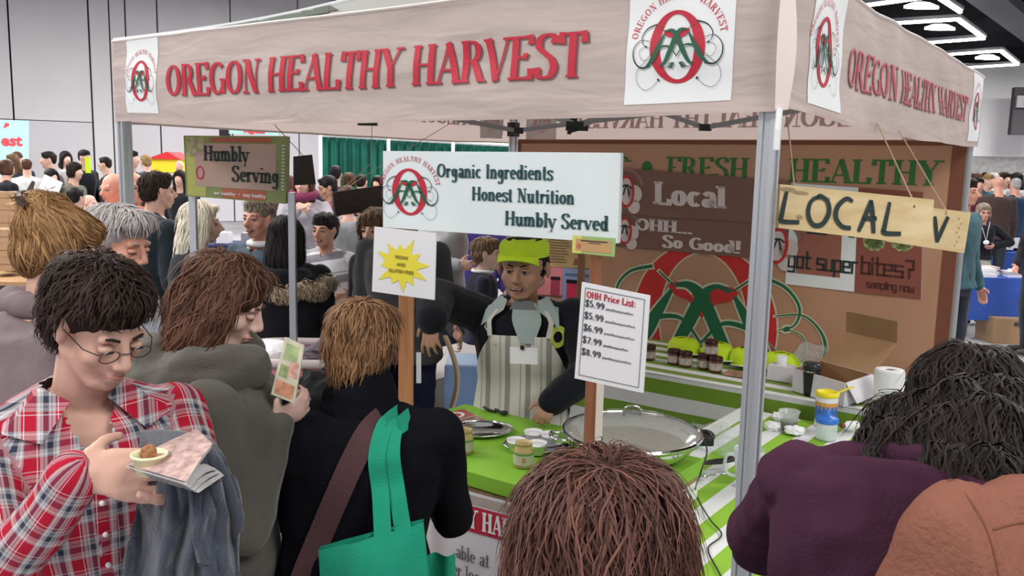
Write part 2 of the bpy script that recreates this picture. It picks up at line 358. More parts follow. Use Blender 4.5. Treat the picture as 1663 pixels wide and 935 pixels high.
def logo(surf,cx,cy,S,parent,mats,off=.002,arc=True,outline=None,kx=1.0,tilt=-.07,swirls=True,mirror=False):
    mr,mg,mk,mt=mats; k=S
    def tr(qs):
        o=[]
        for q in qs:
            o.append([Vector((cx+((p[0]+tilt*p[1])*k*kx)*(-1 if mirror else 1),cy+p[1]*k)) for p in q])
        return o
    sw=[]; th=.008
    A=[]
    for sg in (-1,1):
        X=lambda P:[(sg*x,y) for x,y in P]
        if swirls:
            sw+=poly_strip(X([(.30,.33),(.44,.28),(.52,.17),(.50,.06),(.42,.02)]),.022,.006)
            sw+=poly_strip(X([(.40,.10),(.55,.12),(.65,-.0),(.64,-.16),(.54,-.26),(.40,-.24)]),.006,.028)
            sw+=poly_strip(X([(.36,-.06),(.50,-.20),(.60,-.30),(.61,-.46),(.50,-.57),(.38,-.54),(.28,-.44)]),.006,.006)
            sw+=poly_strip(X([(.38,-.14),(.50,-.16),(.56,-.08),(.54,0),(.46,.03)]),.005,.006)
            sw+=disc_quads(sg*.28,-.44,.025,.015,8,sg*.7)+disc_quads(sg*.46,.03,.022,.014,8,sg*.7)
    g=[]; r2=[]
    for sg in (-1,1):
        X=lambda P:[(sg*x,y) for x,y in P]
        g+=poly_strip(X([(-.16,.22),(-.08,.23),(0,.16),(.09,-.04),(.17,-.2),(.24,-.25)]),.02,.02,wmid=.075)
        g+=poly_strip(X([(.18,.19),(.27,.02),(.36,-.16),(.46,-.25)]),.02,.02,wmid=.075)
        g+=poly_strip(X([(.30,-.01),(.18,.02),(.10,-.0),(.02,-.10),(0,-.13)]),.035,.008)
        g+=poly_strip(X([(.17,.22),(.26,.30)]),.012,.01)
        r2+=disc_quads(sg*.10,.19,.10,.052,16,sg*.28)
        g+=poly_strip(X([(.03,-.22),(.09,-.22),(.12,-.27),(.06,-.28)]),.01,.02)+disc_quads(sg*.07,-.245,.045,.022,10,-sg*.8)
        sw+=poly_strip(X([(.12,-.26),(.18,-.28),(.23,-.22)]),.01,.006)
    r2+=[[Vector((-.1,.155)),Vector((0,.03)),Vector((.1,.155)),Vector((0,.19))]]
    if outline:
        og=[]
        for grow in (outline,):
            map_quads('logo_outline',tr(ring_quads(0,0,.42,.51,.245,.435)),surf,off*.5,mt,parent)
            gg=[]
            for q in g+sw:
                c=sum((Vector((p[0],p[1])) for p in q),Vector((0,0)))/len(q); gg.append([c+(Vector((p[0],p[1]))-c)*1.0+((Vector((p[0],p[1]))-c).normalized()*.014 if (Vector((p[0],p[1]))-c).length>1e-6 else Vector((0,0))) for p in q])
            map_quads('logo_outline',tr(gg),surf,off*1.4,mt,parent)
    map_quads('logo_ring',tr(ring_quads(0,0,.41,.50,.255,.445)),surf,off,mr,parent)
    map_quads('logo_heart',tr(r2),surf,off*1.6,mr,parent)
    map_quads('logo_leaves',tr(g),surf,off*2,mg,parent)
    if sw: map_quads('logo_swirls',tr(sw),surf,off*1.8,mk,parent)
    if arc:
        s='OREGON HEALTHY HARVEST'; tw=text_width(s,track=.06)
        q=text_quads(s,0,0,.10,.14,.05,arc=(0,.06,.62,.60,172,8,tw),track=.06)
        map_quads('arched_lettering',[[Vector((cx+p.x*k*kx*(-1 if mirror else 1),cy+p.y*k)) for p in z] for z in q],surf,off,mats[0],parent)
# ================================================================ SETTING
m_floor=mat('concrete_floor',(.30,.295,.31),.55,bump=.1,scale=20,var=.3,vscale=.8)
m_wall=mat('wall_panel_paint',(.60,.585,.61),.85,var=.05,vscale=.5)
m_wall2=mat('wall_panel_low',(.56,.545,.58),.85,var=.05,vscale=.5)
m_dark=mat('dark_seam',(.05,.045,.05),.8)
m_ceil=mat('black_ceiling',(.006,.006,.008),1,spec=.02,var=.4,vscale=.7)
m_white=mat('white_paint',(.72,.72,.73),.8)
m_conc=mat('concrete_band',(.30,.30,.30),.9,var=.2)
m_led=mat('led_tube',(1,.98,.96),.5,emit=9)
m_ledframe=mat('lamp_housing',(.3,.3,.33),.5)
def struct(o): o['kind']='structure'; return o
struct(MB().box((2,18,-.05),(32,32,.05)).build('floor',m_floor))
struct(MB().box((2,20,7.1),(32,30,.08)).build('ceiling',m_ceil))
# left hall wall, made of tall movable panels
A=Vector((-21.5,19.4,0)); B=Vector((9.5,38.3,0)); D=(B-A).normalized(); NW=Vector((D.y,-D.x,0))
wl=struct(MB().box((A+B)/2+ZZ*3.5-NW*.25,((B-A).length/2,.12,3.5),(D,-NW,ZZ)).build('wall_left',mat('wall_joint',(.10,.095,.10),.9)))
def wall_u(px,py=150):
    d=ray(px,py); k=((A.dot(NW)))/(Vector((d.x,d.y,0)).dot(NW)); P=CAM+d*k; return (P-A).dot(D),P.z
cuts=[-.0,wall_u(20)[0],wall_u(148)[0],wall_u(181)[0],wall_u(207)[0],wall_u(258)[0],wall_u(375)[0]]
step=cuts[-1]-cuts[-2]
while cuts[-1]+step<(B-A).length: cuts.append(cuts[-1]+step)
zl=2.86
for i,(a,b) in enumerate(zip(cuts,cuts[1:])):
    g=.022; c=A+D*((a+b)/2)
    if i in (2,3): # flush column panels, full height
        MB().box(c+ZZ*3.5+NW*(.04 if i==2 else 0),((b-a)/2-g,.12,3.48),(D,-NW,ZZ)).build('wall_panel',m_wall,wl)
    else:
        MB().box(c+ZZ*(zl/2),((b-a)/2-g,.12,zl/2-g/2),(D,-NW,ZZ)).build('wall_panel',m_wall2,wl)
        MB().box(c+ZZ*((7+zl)/2),((b-a)/2-g,.12,(7-zl)/2-g/2),(D,-NW,ZZ)).build('wall_panel',m_wall,wl)
# far wall on the right
A2=Vector((10,43.5,0)); B2=Vector((34,38.6,0)); D2=(B2-A2).normalized(); N2=Vector((D2.y,-D2.x,0)); L2=(B2-A2).length
wr=struct(MB().box((A2+B2)/2+ZZ*4.9,(L2/2,.2,2.1),(D2,-N2,ZZ)).build('wall_back',m_white))
MB().box((A2+B2)/2+ZZ*1.4,(L2/2,.15,1.4),(D2,-N2,ZZ)).build('concrete_band',m_conc,wr)
p=at(1672,181,38.3); MB().box(p+N2*.1,(.75,.2,1.0),(D2,-N2,ZZ)).build('window_recess',m_dark,wr)
p=at(1672,166,38.1); MB().box(p+N2*.25,(.6,.1,.25),(D2,-N2,ZZ)).build('window_pane',mat('recess_glass',(.2,.2,.22),.3),wr)
wd_=MB()
for x in (1600,1640): p=atz(x,200,4.0)
MB().box(at(1620,268,41.2)+N2*.3,(2.2,.05,.35),(D2,-N2,ZZ)).build('banner_cloth',mat('far_white_banner',(.75,.78,.78),.8),wr)
# ceiling lamps: bent tube luminaires
def led(pts,label):
    P=[atz(x,y,6.4) for x,y in pts]; e=empty('ceiling_lamp',P[1],label,'ceiling lamp','bent tube lamps under the black ceiling')
    for a,b in zip(P,P[1:]):
        MB().bar(a,b,.085,.06).build('light_tube',m_led,e); MB().bar(a+ZZ*.10,b+ZZ*.10,.16,.10).build('housing',m_ledframe,e)
    for q in (P[0],P[-1]): MB().bar(q+ZZ*.1,q+ZZ*.62,.03).build('hanger',m_dark,e)
    mid=P[1]*.7+P[2]*.3; MB().lathe(P[1]*.85+P[0]*.15+Vector((0,0,-.22)),[(0,-.04),(.45,-.04),(.45,.03),(.2,.12)],4,1,.28).build('downlight',m_led,e)
led([(1380,43),(1555,32),(1598,63),(1440,75)],'white angular tube lamp hanging higher on the black ceiling, above the canopy edge')
led([(1495,92),(1625,83),(1653,105),(1520,113)],'white angular tube lamp nearest the far wall on the right')
led([(1380,13),(1520,-6),(1560,20)],'white tube lamp cut by the top edge of the photo')
for a,b in (((1585,0),(1663,60)),((1405,0),(1412,22)),((1600,0),(1640,0))):
    pass
struct(MB().bar(atz(1590,-20,6.7),atz(1700,70,6.7),.9,.3).build('trim_1',mat('ceiling_duct',(.05,.05,.06),.7)))
# ================================================================ CANOPY
def wr_(u,z,seed,amp=.017):
    return amp*(nz(u*1.6+seed,z*5,seed)+.6*nz(u*4+seed,z*9,seed*2)+.5*abs(nz(u*2.2+seed,z*3+u*2,3)))
ZB,ZT=2.10,2.455
m_val=None
def valmat():
    m,nt,b=newmat('canopy_cloth'); N=nt.nodes; L=nt.links
    b.inputs['Base Color'].default_value=(.68,.575,.545,1); b.inputs['Roughness'].default_value=.6; b.inputs['Specular IOR Level'].default_value=.3
    tc=N.new('ShaderNodeTexCoord'); n=N.new('ShaderNodeTexNoise'); n.inputs['Scale'].default_value=3; n.inputs['Detail'].default_value=2.5; n.inputs['Distortion'].default_value=.5
    mp=N.new('ShaderNodeMapping'); mp.inputs['Scale'].default_value=(1,1,5); L.new(tc.outputs['Object'],mp.inputs[0]); L.new(mp.outputs[0],n.inputs['Vector']); bp=N.new('ShaderNodeBump'); bp.inputs['Strength'].default_value=.4; bp.inputs['Distance'].default_value=.03
    L.new(n.outputs['Fac'],bp.inputs['Height']); L.new(bp.outputs[0],b.inputs['Normal'])
    t=N.new('ShaderNodeBsdfTranslucent'); t.inputs[0].default_value=(.75,.62,.58,1); mx=N.new('ShaderNodeMixShader'); mx.inputs[0].default_value=.38
    L.new(b.outputs[0],mx.inputs[1]); L.new(t.outputs[0],mx.inputs[2]); L.new(mx.outputs[0],N['Material Output'].inputs[0]); return m
m_val=valmat()
m_alu=mat('brushed_aluminium',(.55,.57,.60),.38,metal=.75,bump=.05,scale=60)
m_black=mat('black_plastic',(.012,.012,.014),.35)
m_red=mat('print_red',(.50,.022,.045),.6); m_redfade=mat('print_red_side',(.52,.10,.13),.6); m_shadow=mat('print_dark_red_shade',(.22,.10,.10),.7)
m_card=mat('print_white',(.80,.82,.83),.55); m_green=mat('print_dark_green',(.02,.10,.055),.6); m_ink=mat('print_black',(.02,.035,.035),.6)
m_ghost=mat('show_through_red',(.62,.40,.39),.8)
can=empty('canopy_tent',G(1.5,1.5),'beige pop-up canopy with printed valances over the food stall','canopy')
def saglow(u): return -.018*math.sin(math.pi*u/3.05)+.01*nz(u*2,1.3)
def vfront(u,z,off=0): f=(z-ZB)/(ZT-ZB); return G(3.05-u,0,z+saglow(u)*(1-f))-WW*(wr_(u,z,1.7)+.012+off+ .02*(1-f)*math.sin(math.pi*u/3.05))
def vright(u,z,off=0): f=(z-ZB)/(ZT-ZB); return G(0,u,z+saglow(u)*(1-f))-UU*(wr_(u,z,5.1)+.012+off)
def vback(u,z,off=0): f=(z-ZB)/(ZT-ZB); return G(u,3.05,z+saglow(u)*(1-f)*.5)+WW*(wr_(u,z,8.2)+.01+off)
def vleft(u,z,off=0): f=(z-ZB)/(ZT-ZB); return G(3.05,3.05-u,z+saglow(u)*(1-f)*.5)+UU*(wr_(u,z,3.3)+.01+off)
for nm,fn,lab in (('valance',vfront,'front valance'),('valance',vright,'right valance'),('valance',vback,None),('valance',vleft,None)):
    o=MB().grid(lambda a,b:fn(a*3.05,ZB+(ZT-ZB)*b),120,14).build('valance',m_val,can,smooth=True)
    # hem bands, a thin raised edge top and bottom
    MB().grid(lambda a,b:fn(a*3.05,ZB-.002+.012*b,.003),100,1).build('hem',m_card if fn in (vback,vleft) else m_val,can)
    if fn in (vfront,vright): MB().tube([fn(3.05*k/60,ZT,.0) for k in range(61)],.006,5).build('hem',mat('hem_pale',(.74,.66,.63),.7),can)
# corner strip
MB().grid(lambda a,b:G(0,0,ZB+(ZT-ZB)*b)-WW*(.02+.012*math.sin(3*b))*(1-a)*1.2-UU*(.02+.01*math.sin(4*b))*a*1.2,6,8).build('corner_seam',mat('hem_pale',(.74,.66,.63),.7),can,smooth=True)
MB().tube([G(-.01,-.02,2.10),G(-.012,-.03,2.05),G(-.012,-.03,2.0)],.008,6).build('corner_strap',m_card,can)
# printed cards, logos and lettering
def card(fn,u0,u1,z0,z1,name='logo_card'):
    return MB().grid(lambda a,b:fn(u0+(u1-u0)*a,z0+(z1-z0)*b,.002),14,10).build(name,m_card,can,smooth=True)
LM=(m_red,m_green,m_ink,m_card)
card(vfront,.115,.365,2.135,2.45); card(vfront,2.625,2.93,2.13,2.455); card(vright,.165,.455,2.125,2.452); card(vright,2.68,3.0,2.125,2.452)
logo(vfront,.24,2.272,.175,can,LM,.004); logo(vfront,2.775,2.272,.185,can,LM,.004,kx=1.05); logo(vright,.29,2.272,.185,can,LM,.004); logo(vright,2.84,2.272,.185,can,LM,.004)
TXT='OREGON HEALTHY HARVEST'
def fit(s,u0,u1,h,track=.02,**k):
    w=text_width(s,track=track); sx=(u1-u0)/h/w; return dict(sx=sx,track=track*sx)
k=fit(TXT,.445,2.50,.122); q=text_quads(TXT,.445,2.210,.122,.19,.055,serw=.27,**k)
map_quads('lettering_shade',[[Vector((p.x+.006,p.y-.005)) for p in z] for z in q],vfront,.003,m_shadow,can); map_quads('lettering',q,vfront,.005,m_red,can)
k=fit(TXT,.53,2.55,.110); q=text_quads(TXT,.53,2.213,.110,.155,.05,serw=.27,**k)
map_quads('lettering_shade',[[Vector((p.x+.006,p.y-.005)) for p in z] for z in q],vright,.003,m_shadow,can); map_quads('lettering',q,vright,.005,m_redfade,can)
k=fit(TXT,.42,2.52,.118); q=text_quads(TXT,.42,2.212,.118,.20,.06,**k)
map_quads('show_through_lettering',q,vback,-.006,m_ghost,can); map_quads('show_through_lettering',q,vleft,-.006,m_ghost,can)
GM=(m_ghost,m_ghost,m_ghost,m_ghost)
for fn in (vback,vleft):
    for u in (.24,2.8):
        MB().grid(lambda a,b:fn(u-.13+.26*a,2.13+.31*b,-.004),6,6).build('show_through_card',mat('show_through_card',(.62,.56,.54),.8),can); logo(fn,u,2.272,.18,can,GM,-.007,swirls=False)
# roof
m_roof=translucent('roof_cloth',(.60,.60,.59),.35)
AP=G(1.525,1.525,3.1)
def roofpt(c0,c1):
    def f(a,b):
        e=c0+(c1-c0)*a; p=e+(AP-e)*b
        return p-ZZ*(.16*math.sin(math.pi*min(1,b))*(.6+.4*math.sin(math.pi*a)))*(1-b*.3)
    return f
cs=[G(0,0,ZT),G(3.05,0,ZT),G(3.05,3.05,ZT),G(0,3.05,ZT)]
for i in range(4): MB().grid(roofpt(cs[i],cs[(i+1)%4]),20,16).build('roof_panel',m_roof,can,smooth=True)
for i in range(4):
    f=roofpt(cs[i],cs[(i+1)%4]); MB().tube([f(0,b/16)+ZZ*.004 for b in range(17)],.012,6).build('roof_seam',m_card,can)
f=roofpt(cs[0],cs[1])
m_leaf=mat('roof_print_green',(.13,.30,.12),.7); m_rdk=mat('roof_print_dark_green',(.10,.13,.10),.7)
_g=MB().grid(f,20,16); bvR=BVHTree.FromPolygons(_g.v,_g.f)
def onroof(px,py,off):
    d=ray(px,py).normalized(); r=bvR.ray_cast(CAM,d)
    p=r[0] if r[0] is not None else bvR.find_nearest(at(px,py,4.0))[0]
    return p+ZZ*off
MB().grid(lambda a,b:onroof(345+ (175+30*b)*a, 47-46*a+(3+12*a)*b+2*math.sin(a*8),.006),24,6).build('roof_print',m_rdk,can)
MB().grid(lambda a,b:onroof(478+22*b+(44-10*b)*a,16-13*a+ (3-12*b)*(1-a)*.5-2*b,.010),8,4).build('roof_print',m_leaf,can)
MB().grid(lambda a,b:onroof(514+36*a,9-8*a+4*b,.012),8,3).build('roof_print',m_red,can)
# posts and frame
def post(s,t,zt=2.44):
    c=G(s,t); ax=(UU,WW,ZZ)
    o=MB().box(c+ZZ*(zt/2),(.0165,.0165,zt/2),ax)
    for a,b in ((1,1),(1,-1),(-1,1),(-1,-1)): o.box(c+UU*(.0165*a)+WW*(.0165*b)+ZZ*(zt/2),(.0065,.0065,zt/2),ax)
    o.build('post',m_alu,can)
    MB().box(c+ZZ*.01,(.05,.05,.01),ax).build('foot_plate',m_alu,can)
    if (s,t) not in ((.03,.03),(3.03,.022)): MB().box(c+ZZ*2.2,(.032,.032,.05),ax).build('slider',m_black,can)
for s,t in ((.03,.03),(3.03,.022),(.03,3.02),(3.02,3.02)): post(s,t)
m_truss=mat('truss_grey',(.30,.29,.30),.5,metal=.3)
def scissor(P,Q,joint,jd=.035):
    for a in (P,Q):
        MB().bar(a,joint,.014,.028).build('truss_bar',m_truss,can)
    MB().box(joint,(jd,.02,.02)).build('truss_joint',m_black,can)
scissor(G(2.95,.05,2.40),G(.6,.05,2.38),at(597,195,3.35)); scissor(G(2.0,.04,2.38),G(.15,.04,2.40),G(1.0,.04,2.16))
scissor(G(3.0,1.4,2.30),G(1.6,3.0,2.32),at(838,212,5.9),.05); scissor(G(2.3,1.6,2.42),G(.5,1.4,2.45),at(937,205,4.0),.05)
scissor(G(2.2,3.0,2.42),G(.1,3.0,2.44),at(1145,207,5.3),.035); scissor(G(2.9,3.0,2.42),G(1.2,1.5,2.6),at(937,205,4.0)+Vector((0,.3,.04)),.02)
MB().bar(at(937,205,4.0)-ZZ*.01,at(925,212,3.95),.02).bar(at(925,212,3.95),at(924,218,3.95),.018).build('crank',m_black,can)
# ================================================================ BACK BANNER
m_ban=mat('banner_orange',(.50,.27,.17),.75,bump=.15,scale=5,var=.1,vscale=1.2)
m_bedge=mat('banner_brown_edge',(.20,.07,.04),.8); m_cream=mat('print_cream',(.62,.60,.44),.7); m_bgreen=mat('print_banner_green',(.035,.17,.04),.7); m_bg2=mat('print_leaf_green',(.015,.14,.06),.7); m_bred=mat('print_banner_red',(.58,.03,.03),.7)
def vban(u,z,off=0): return G(3.0-u,2.985,z)-WW*(off+.006*nz(u*2,z*1.2,4)+.004*nz(u*5,z*2,9))
ban=empty('back_banner',G(1.5,2.99),'large orange fabric banner hung across the back of the stall','banner')
MB().grid(lambda a,b:vban(.05+2.92*a,.35+1.78*b),60,30).build('fabric',m_ban,ban,smooth=True)
MB().grid(lambda a,b:vban(.05+2.92*a,2.10+.025*b,.002),60,1).build('border',m_bedge,ban); MB().grid(lambda a,b:vban(2.90+.07*a,.35+1.76*b,.002),2,20).build('border',m_bedge,ban); MB().grid(lambda a,b:vban(.05+.03*a,.35+1.76*b,.002),2,20).build('border',m_bedge,ban)
# heading: only ORGANIC * FRESH * HEALTHY
def btext(s,s0,s1,z,h,m,par,fn=vban,off=.003,thick=.19,thin=.06,**kw):
    tr=kw.pop('track',.04); w=text_width(s,track=tr); sx=(s1-s0)/h/w
    return map_quads('lettering',text_quads(s,s0,z,h,thick,thin,sx=sx,track=tr*sx,**kw),fn,off,m,par)
btext('ORGANIC',.12,.97,1.885,.135,m_bgreen,ban); btext('FRESH',1.24,1.79,1.885,.135,m_bgreen,ban); btext('HEALTHY',2.035,2.86,1.885,.135,m_bgreen,ban)
for u in (1.095,1.905): map_quads('dot',disc_quads(u,1.95,.038,.042,18),vban,.003,m_bgreen,ban)
logo(vban,1.535,.97,1.02,ban,(m_bred,m_bg2,m_bg2,m_cream),.003,arc=False,outline=.01,kx=1.17,tilt=-.02)
# posters on the banner
def quad_sign(name,label,cat,TL,TR,BR,BL,th,m,group=None,medge=None):
    """a rectangular board through four corners; front towards the camera; returns the thing and a surface map in metres"""
    TL,TR,BR,BL=map(Vector,(TL,TR,BR,BL)); W=((TR-TL).length+(BR-BL).length)/2; H=((TL-BL).length+(TR-BR).length)/2
    n=((TR-TL).cross(BL-TL)).normalized()
    if n.dot(TL-CAM)>0: n=-n
    def f(u,v,off=0):
        a,b=u/W,v/H; return (BL*(1-a)+BR*a)*(1-b)+(TL*(1-a)+TR*a)*b+n*off
    e=empty(name,(BL+BR)/2,label,cat,group)
    b=MB(); P=[f(0,0),f(W,0),f(W,H),f(0,H)]; Qq=[p-n*th for p in P]
    b.add(P+Qq,[(0,1,2,3),(7,6,5,4),(0,4,5,1),(1,5,6,2),(2,6,7,3),(3,7,4,0)]); b.build('board',m,e)
    return e,f,W,H
def rect(f,u0,v0,u1,v1,off,m,par,name='print'): return MB().add([f(u0,v0,off),f(u1,v0,off),f(u1,v1,off),f(u0,v1,off)],[(0,1,2,3)]).build(name,m,par)
m_brn=mat('poster_brown',(.20,.105,.08),.65,var=.08); m_lt=mat('print_pale_pink',(.68,.58,.56),.7)
def ptt(px,py,t=2.975): return att(px,py,t)
e,f,W,H=quad_sign('poster','brown poster reading Local in pale letters, upper of two behind the front post','poster',ptt(1000,272,2.968),ptt(1284,294,2.968),ptt(1282,365,2.968),ptt(1000,347,2.968),.004,m_brn)
btext('Local',.245*W,.665*W,.27*H,.5*H,m_lt,e,f,.002,thick=.26,thin=.11)
def minilogo(f,x,y,r,par):
    map_quads('logo_blossom',disc_quads(x+r*.55,y-r*.1,r*.5,r*.5)+disc_quads(x+r*.5,y-r*.8,r*.42,r*.42)+disc_quads(x,y,r*.5,r*.75),f,.002,m_lt,par)
    map_quads('logo_ring',ring_quads(x,y,r*.55,r*.9,r*.38,r*.78),f,.003,m_bred,par); map_quads('logo_leaves',poly_strip([(x-r*.35,y+r*.2),(x,y+r*.35),(x+r*.2,y-r*.2)],.01,.01)+poly_strip([(x+r*.35,y+r*.2),(x,y+r*.35),(x-r*.2,y-r*.2)],.01,.01),f,.004,m_ink,par)
    map_quads('logo_arc',ring_quads(x,y,r*1.25,r*1.35,r*1.05,r*1.15,a0=20,a1=160),f,.002,mat('print_dusk',(.30,.16,.13),.7),par)
minilogo(f,.07*W,.5*H,.11,e); minilogo(f,.93*W,.5*H,.11,e)
e,f,W,H=quad_sign('poster','brown poster reading OHH... So Good! just below the Local poster','poster',ptt(1000,347,2.974),ptt(1282,365,2.974),ptt(1276,424,2.974),ptt(1000,400,2.974),.004,m_brn)
btext('OHH...',.13*W,.48*W,.55*H,.36*H,m_lt,e,f,.002,thick=.26,thin=.11); btext('So Good!',.30*W,.76*W,.1*H,.36*H,m_lt,e,f,.002,thick=.26,thin=.11)
minilogo(f,.06*W,.5*H,.10,e); minilogo(f,.95*W,.4*H,.12,e)
e,f,W,H=quad_sign('poster','white and brown poster asking got super bites? beside the front post','poster',ptt(1285,297,2.976),ptt(1500,312,2.976),ptt(1496,486,2.976),ptt(1275,461,2.976),.004,m_card)
m_tera=mat('poster_terracotta',(.36,.13,.09),.7,var=.1); m_tb=mat('poster_deep_brown',(.26,.08,.055),.7)
rect(f,.53*W,0,W,H,.001,m_tb,e,'brown_panel'); rect(f,.08*W,.12*H,.42*W,.68*H,.001,m_tera,e,'terracotta_square')
map_quads('photo_berries',disc_quads(.22*W,.60*H,.05*W,.05*H),f,.003,mat('berry_red',(.45,.02,.04),.4),e); rect(f,.15*W,.52*H,.31*W,.68*H,.002,m_ink,e,'photo_dark')
m_art=mat('artichoke_green',(.30,.36,.14),.7,var=.4,vscale=60)
for x,y in ((.66,.50),(.86,.52),(.77,.60)):
    qs=[]
    for rr in (1,.72,.45):
        for kk in range(9):
            a=kk*.7+rr*3; qs+=disc_quads(x*W+math.cos(a)*.055*W*rr,y*H+math.sin(a)*.055*H*rr,.03*W,.035*H,8,a)
    map_quads('photo_artichoke',qs,f,.003,m_art,e)
# thin techno lettering
def techno(s,f,x0,x1,y,h,m,par,off=.004,th=.12):
    Gt={'g':[[(0,0),(.6,0),(.6,.65),(0,.65),(0,0)],[(.6,0),(.6,-.3),(0,-.3)]],'o':[[(0,0),(.6,0),(.6,.65),(0,.65),(0,0)]],'t':[[(.15,1),(.15,0),(.5,0)],[(0,.65),(.5,.65)]],
    's':[[(.6,.65),(0,.65),(0,.33),(.6,.33),(.6,0),(0,0)]],'u':[[(0,.65),(0,0),(.6,0),(.6,.65)]],'p':[[(0,-.3),(0,.65),(.6,.65),(.6,0),(0,0)]],'e':[[(.6,0),(0,0),(0,.65),(.6,.65),(.6,.33),(0,.33)]],
    'r':[[(0,0),(0,.65),(.45,.65)]],'b':[[(0,1),(0,0),(.6,0),(.6,.65),(0,.65)]],'i':[[(0,0),(0,.65)],[(0,.82),(0,.95)]],'?':[[(0,1),(.55,1),(.55,.5),(.25,.5),(.25,.22)],[(.25,0),(.25,.1)]],
    'a':[[(0,.65),(.6,.65),(.6,0),(0,0),(0,.33),(.6,.33)]],'m':[[(0,0),(0,.65),(.8,.65),(.8,0)],[(.4,.65),(.4,0)]],'l':[[(0,1),(0,0)]],'n':[[(0,0),(0,.65),(.6,.65),(.6,0)]],'w':[[(0,.65),(0,0),(.8,0),(.8,.65)],[(.4,0),(.4,.5)]],'h':[[(0,1),(0,0)],[(0,.65),(.6,.65),(.6,0)]],' ':[]}
    adv={'i':.25,'m':1.05,'w':1.05,'l':.25,'r':.65,' ':.5,'t':.7}
    tot=sum(adv.get(c,.85) for c in s); sx=(x1-x0)/tot; qs=[];cx=0
    for c in s:
        for pl in Gt[c]:
            pts=[Vector((x0+(cx+a)*sx,y+b*h)) for a,b in pl]
            for a,b in zip(pts,pts[1:]):
                d=(b-a).normalized(); nn=Vector((-d.y,d.x))*th*h/2; a=a-d*th*h/2; b=b+d*th*h/2; qs.append((a+nn,b+nn,b-nn,a-nn))
        cx+=adv.get(c,.85)
    map_quads('lettering',qs,f,off,m,par)
techno('got super',f,.02*W,.56*W,.18*H,.16*H,m_ink,e); techno('bites?',f,.58*W,.97*W,.19*H,.16*H,mat('print_umber',(.07,.02,.015),.7),e); techno('sampling now',f,.62*W,.96*W,.06*H,.07*H,mat('print_umber',(.07,.02,.015),.7),e)
map_quads('equals_sign',[[Vector((x,y)) for x,y in ((.47*W,a*H),(.52*W,a*H),(.52*W,(a+.02)*H),(.47*W,(a+.02)*H))] for a in (.52,.56)],f,.003,m_ink,e)
# small product posters left of the Local poster
e,f,W,H=quad_sign('poster','small yellowish recipe poster partly behind the man\'s cap','poster',ptt(880,382,2.97),ptt(975,390,2.97),ptt(958,436,2.97),ptt(876,432,2.97),.004,mat('poster_ochre',(.42,.28,.12),.7,var=.2))
for i in range(9): rect(f,.14*W,(.88-i*.09)*H,(.46+.1*((i*7)%3)/3)*W,(.90-i*.09)*H+.003,.002,mat('print_olive',(.16,.10,.05),.7),e,'text_line')
map_quads('photo_artichoke',disc_quads(.72*W,.55*H,.1*W,.14*H),f,.002,m_art,e)
rect(f,.66*W,.1*H,.80*W,.32*H,.002,m_tb,e,'stamp')
e,f,W,H=quad_sign('poster','pink poster with a jar picture behind the man\'s shoulder','poster',ptt(876,432,2.972),ptt(914,434,2.972),ptt(912,480,2.972),ptt(872,478,2.972),.004,mat('poster_pink',(.62,.20,.22),.7))
rect(f,.55*W,.0*H,.9*W,.55*H,.002,mat('jar_print',(.35,.05,.08),.4),e,'jar_picture'); rect(f,.53*W,.55*H,.92*W,.66*H,.003,m_black,e,'jar_lid_picture')
e,f,W,H=quad_sign('poster','blue poster with a red jar picture behind the man\'s shoulder','poster',ptt(914,434,2.972),ptt(962,438,2.972),ptt(960,500,2.972),ptt(912,496,2.972),.004,mat('poster_blue',(.22,.27,.42),.7))
rect(f,.16*W,.1*H,.5*W,.6*H,.002,mat('jar_print2',(.5,.03,.08),.4),e,'jar_picture'); rect(f,.14*W,.6*H,.52*W,.7*H,.003,m_black,e,'jar_lid_picture'); rect(f,.1*W,.80*H,.9*W,.86*H,.002,mat('print_blue',(.06,.12,.25),.7),e,'text_line')
e=tag(MB().bar(G(2.33,2.9,.8),G(2.33,2.9,1.75),.05,.03).build('wooden_prop',woodmat('plank_brown',(.22,.10,.05),(.34,.17,.09))),'brown wooden upright behind the man beside the small posters','plank')
# ================================================================ STALL SIGNS
m_foam=mat('foam_board',(.72,.79,.80),.55,var=.02); m_sg=mat('print_slate_green',(.018,.07,.075),.6)
m_post1=woodmat('post_wood_orange',(.30,.13,.05),(.46,.22,.09)); m_post2=woodmat('post_wood_red',(.25,.09,.04),(.36,.15,.07)); m_pine=woodmat('pale_pine',(.56,.42,.20),(.70,.56,.32),1.2,0)
q=[at(622,245,2.80),at(1008,248,2.50),at(1003,395,2.50),at(622,369,2.80)]
e,f,W,H=quad_sign('stall_sign','long white sign reading Organic Ingredients, Honest Nutrition, Humbly Served','sign',*q,.03,m_foam)
SG=dict(thick=.21,thin=.08,serw=.26)
btext('Organic Ingredients',.25*W,.742*W,.68*H,.17*H,m_sg,e,f,.003,**SG); btext('Honest Nutrition',.405*W,.83*W,.41*H,.165*H,m_sg,e,f,.003,**SG); btext('Humbly Served',.548*W,.965*W,.13*H,.17*H,m_sg,e,f,.003,**SG)
logo(f,.125*W,.48*H,.60*H,e,LM,.002,kx=1.02,tilt=-.05)
bigsign=e
e,f,W,H=quad_sign('name_tag','small green and tan card taped to the lower right corner of the long white sign','card',at(930,382,2.50),at(1000,387,2.475),at(998,417,2.475),at(929,410,2.50),.003,mat('tag_green',(.30,.46,.16),.6))
